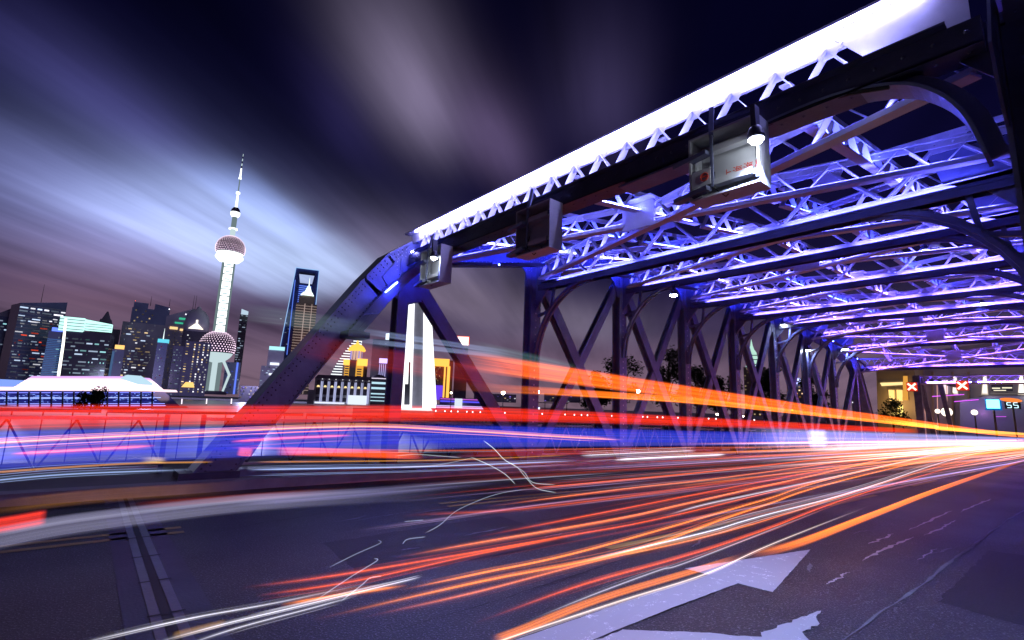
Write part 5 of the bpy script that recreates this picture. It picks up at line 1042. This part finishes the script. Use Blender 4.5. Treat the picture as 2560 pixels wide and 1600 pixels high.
trail('thin amber light trail low at the left', PY([(-180, 1195), (0, 1180), (200, 1166), (350, 1158), (535, 1155)], 5.6), 6, .006, .008, (1, .42, .06), 1.0, .004, .05)
trail('thin amber light trail running right from the end post foot', PY([(640, 1155), (900, 1153), (1150, 1149), (1420, 1138)], 6.0), 6, .006, .008, (1, .38, .05), 1.0, .004, .05)
trail('blurred yellow light trail knot at the left', PY([(345, 1150), (390, 1150), (420, 1152)], 6.0), 16, .02, .028, (1, .7, .2), .9, .004, .4)
trail('ice white light trail along the kerb at the left', PY([(-180, 1225), (0, 1200), (200, 1184), (480, 1174)], 6.2), 16, .02, .03, ICE, .75, .004, .1, prof='g')
trail('ice white light trail along the kerb in the middle', PY([(615, 1174), (850, 1170), (1100, 1165), (1445, 1152)], 6.6), 20, .02, .035, ICE, .95, .005, .06, prof='g')
trail('brilliant white light trail ending right of centre by the kerb', PY([(1535, 1149), (1700, 1141), (1815, 1136)], 7.4), 18, .015, .035, WHT, 1.5, .007, .02, prof='g')
trail('second brilliant white light trail just above the kerb right of centre', PY([(1450, 1139), (1600, 1132), (1740, 1126)], 7.6), 16, .015, .032, WHT, 1.3, .006, .02, prof='g')
trail('white hot light trail along the kerb far right', PY([(1980, 1128), (2150, 1118), (2350, 1112), (2600, 1108)], 7.6), 36, .08, .14, (1.2, .95, 1.05), 1.0, .008, .25)
trail('smoky grey white light trail sweeping across the lower left', PY([(-200, 1392), (0, 1345), (250, 1302), (700, 1252), (1150, 1230)], 4.6), 60, .03, .065, (.40, .38, .60), .52, .0030, .25, c2=(.5, .5, .7), var=.6, n2=8, fine=5)
trail('upper smoky violet light trail band left of centre', PY([(560, 1252), (800, 1240), (1280, 1200)], 5.0), 24, .02, .045, (.22, .2, .42), .55, .0033, .3, var=.5)
trail('blocky red light trail at the lower left edge', PY([(-150, 1335), (0, 1313), (118, 1292)], 4.4), 22, .01, .045, (.9, .04, .015), 1.4, .0045, .03)
trail('dim amber light trail pair over the left kerb', PY([(-100, 1280), (250, 1240), (620, 1218)], 5.2), 6, .02, .05, (.6, .25, .06), .35, .0025, .3)
trail('dull red light trail across the concrete strip', PY([(300, 1268), (520, 1250), (900, 1222)], 5.0), 14, .02, .03, (.6, .06, .02), .4, .003, .3)
# low trails over the road: rear and head lamps
low = [([(985, 1395), (1200, 1356), (1549, 1296), (1720, 1258), (2000, 1196), (2330, 1126), (2560, 1099)], .62, SAL, 1.1, 'long salmon light trail starting mid road by the pale scuffs'),
       ([(600, 1470), (910, 1427), (1420, 1339), (1700, 1285), (2100, 1190), (2420, 1120)], .60, RED, .75, 'long thin red light trail reaching furthest left on the road'),
       ([(640, 1490), (900, 1450), (1200, 1384), (1447, 1337)], .60, RED, .65, 'thin red light trail close under the longest one'),
       ([(700, 1512), (860, 1485), (1020, 1463)], .55, ORG, .9, 'short orange light trail low on the left road'),
       ([(780, 1550), (1200, 1454), (1607, 1369), (1900, 1267), (2200, 1178), (2520, 1105)], .55, ORG, 1.3, 'bright orange light trail across the middle of the road'),
       ([(1000, 1475), (1200, 1433), (1491, 1369), (1900, 1253), (2200, 1168), (2520, 1102)], .56, ORG, 1.1, 'orange light trail just above the brightest one'),
       ([(900, 1545), (1200, 1478), (1500, 1400), (1900, 1305), (2300, 1180), (2540, 1112)], .5, SAL, .8, 'salmon light trail just below the brightest orange one'),
       ([(1180, 1560), (1462, 1460), (1695, 1395), (1900, 1329), (2250, 1205), (2560, 1118)], .5, RED, .9, 'red light trail between the white one and the arrow'),
       ([(1180, 1345), (1500, 1283), (1900, 1205), (2200, 1150), (2480, 1104)], .62, RED, .7, 'thin dark red light trail in the upper part of the road'),
       ([(1300, 1222), (1500, 1205), (1900, 1165), (2300, 1118)], .65, RED, .8, 'thin red light trail nearest the far kerb'),
       ([(1210, 1268), (1560, 1222), (1900, 1182), (2300, 1125)], .65, SAL, .7, 'salmon light trail next to the far kerb line'),
       ([(1000, 1290), (1400, 1262), (1900, 1192), (2300, 1128)], .65, RED, .45, 'faint red light trail across the centre road')]
for (px, z, c, g, lab) in low: trail(lab, PZ(px, z), 12, .012, .008, c, g*1.5, .0048, .16, prof='g', c2=tuple(v*.5 for v in c), n2=6)
trail('white light trail streaking across the middle of the road to the right', PZ([(1427, 1410), (1564, 1378), (1782, 1326), (1900, 1291), (2157, 1222), (2395, 1145), (2560, 1105)], .52), 16, .016, .010, WHT, 1.3, .0045, .2, prof='g')
trail('thin white light trail curving in from the right above the orange ones', PZ([(1660, 1290), (1760, 1262), (1900, 1232), (2150, 1178), (2480, 1105)], .6), 8, .012, .01, WHT, .9, .004, .15, prof='g')
trail('broad amber light trail sweeping off the road arrow to the right', PZ([(1850, 1392), (1998, 1357), (2200, 1280), (2400, 1205), (2620, 1130)], .30), 46, .055, .03, (1.0, .19, .008), 2.3, .0042, .3, c2=(1, .28, .02))
trail('amber light trail along the road arrow shaft', PZ([(1230, 1600), (1290, 1580), (1500, 1497), (1744, 1424), (1860, 1388)], .32), 26, .03, .02, (1.0, .22, .008), 1.8, .003, .2, c2=(1, .35, .03))
trail('long thin white light trail along the lower edge of the amber one', PZ([(1200, 1622), (1280, 1592), (1550, 1502), (1770, 1432), (1940, 1356), (2180, 1262)], .35), 9, .012, .008, (1.1, .9, .8), 1.1, .0035, .15, prof='g')
trail('wavy thin white light trail above the amber one', PZ([(1300, 1560), (1500, 1480), (1650, 1425), (1700, 1412), (1850, 1355), (2080, 1265)], .4), 5, .006, .006, WHT, .7, .003, .15, prof='g')
trail('white light trail crossing the concrete strip at the bottom left', PZ([(150, 1620), (300, 1585), (480, 1545), (700, 1505), (960, 1450)], .5), 12, .006, .005, WHT, .75, .003, .25, prof='g')
trail('brightest white light trail at the bottom left corner', PZ([(340, 1620), (560, 1560), (750, 1515), (1000, 1455), (1060, 1440)], .48), 12, .006, .005, WHT, 1.0, .0032, .2, prof='g')
trail('thin white light trail under the bottom left bright one', PZ([(440, 1620), (600, 1568), (780, 1520), (900, 1487)], .45), 6, .006, .005, WHT, .8, .0028, .2, prof='g')
trail('golden light trail fragment on the concrete strip', PZ([(430, 1590), (500, 1572), (565, 1556)], .3), 12, .015, .02, (.8, .42, .08), .5, .003, .1)
cols = [(SAL, 'salmon'), (ORG, 'orange'), ((1.0, .45, .35), 'pink'), ((1.1, .85, .95), 'pinkish white'), (LAV, 'lavender')]
def lane(Y): return 'in the lanes by the far kerb' if Y > 7 else 'in the middle lanes' if Y > 4.9 else 'in the lane nearest the road arrow'
for i in range(64):                                  # the crowded convergence at the right
    Y = trd.uniform(2.9, 8.9); z = trd.uniform(.35, .85); xs = trd.uniform(6.5, 19) if i % 3 else trd.uniform(13, 26); c, nm = cols[trd.choice((0, 0, 0, 1, 1, 1, 2, 2, 3, 3, 4))]
    P = [Vector((X, Y+.25*math.sin(X*.08+i), z+G(X))) for X in (xs, xs+2.5, xs+6, xs+12, xs+24, xs+45, 95)]
    trail('%s light trail %s, crowding towards the right edge' % (nm, lane(Y)), P, 12, .05, .03, c, trd.uniform(.6, 1.5), .0100, .45, 'converging %s light trails' % nm, prof='g', n2=4)
for i in range(84):                                  # faint fine streaks across the whole road
    Y = trd.uniform(2.9, 7.6); z = trd.uniform(.25, .75); xs = trd.uniform(1.5, 8); c, nm = [((1, .10, .03), 'red'), ((1, .16, .04), 'orange red'), ((.75, .5, .9), 'violet'), ((.8, .75, 1), 'white')][trd.choice((0, 0, 0, 1, 1, 2, 3))]; ln_ = trd.choice((5, 9, 16, 30))
    P = [Vector((X, Y+.12*math.sin(X*.15+i), z+G(X))) for X in (xs, xs+ln_*.2, xs+ln_*.45, xs+ln_*.7, xs+ln_)]
    trail('faint fine %s light trail %s' % (nm, lane(Y)), P, 6, .05, .02, c, trd.uniform(.2, .75), .0040, .5, 'faint %s light trails over the road' % nm, prof='g', n2=4)
# waving white squiggles
sq = [([(1208, 1101), (1235, 1122), (1262, 1150), (1292, 1166)], 4.8, 1.5, 'brightest white squiggle of light above the kerb in the centre'), ([(1175, 1142), (1222, 1162), (1262, 1185), (1289, 1211)], 4.8, 1.2, 'white squiggle of light dropping left of the bright one'), ([(1275, 1158), (1310, 1180), (1332, 1206), (1390, 1212)], 4.7, .9, 'white squiggle of light bending right'), ([(1292, 1166), (1320, 1200), (1345, 1222), (1392, 1232)], 4.7, .9, 'lowest white squiggle of light in the centre'),
      ([(985, 1140), (1040, 1136), (1100, 1140), (1155, 1144)], 5.2, .7, 'thin white squiggle over the orange patch'), ([(1190, 1143), (1090, 1163), (1000, 1168)], 5.2, .5, 'faint white squiggle along the kerb')]
for px, Y, g, lab in sq: trail(lab, PY(px, Y), 4, .004, .005, (.85, 1.0, 1.05), g, .0035, .08)
for px, g, lab in [([(1062, 1333), (1100, 1312), (1150, 1272), (1240, 1236), (1320, 1222)], .8, 'long white squiggle rising to the right over the road'), ([(1006, 1360), (1020, 1348), (1065, 1342)], .8, 'short white hook of light on the road'), ([(820, 1420), (890, 1385), (950, 1358), (945, 1350)], .55, 'white squiggle climbing over the mid road'), ([(790, 1500), (880, 1440), (942, 1402), (935, 1396)], .8, 'longer white squiggle left of the salmon trail'), ([(850, 1505), (905, 1462), (925, 1445), (955, 1440)], .9, 'bright white flick of light low on the road'), ([(1010, 1304), (1060, 1300)], .8, 'tiny white dash on the road')]:
    trail(lab, PZ(px, .25), 4, .004, .004, (.8, .95, 1.1), g, .0026, .08)
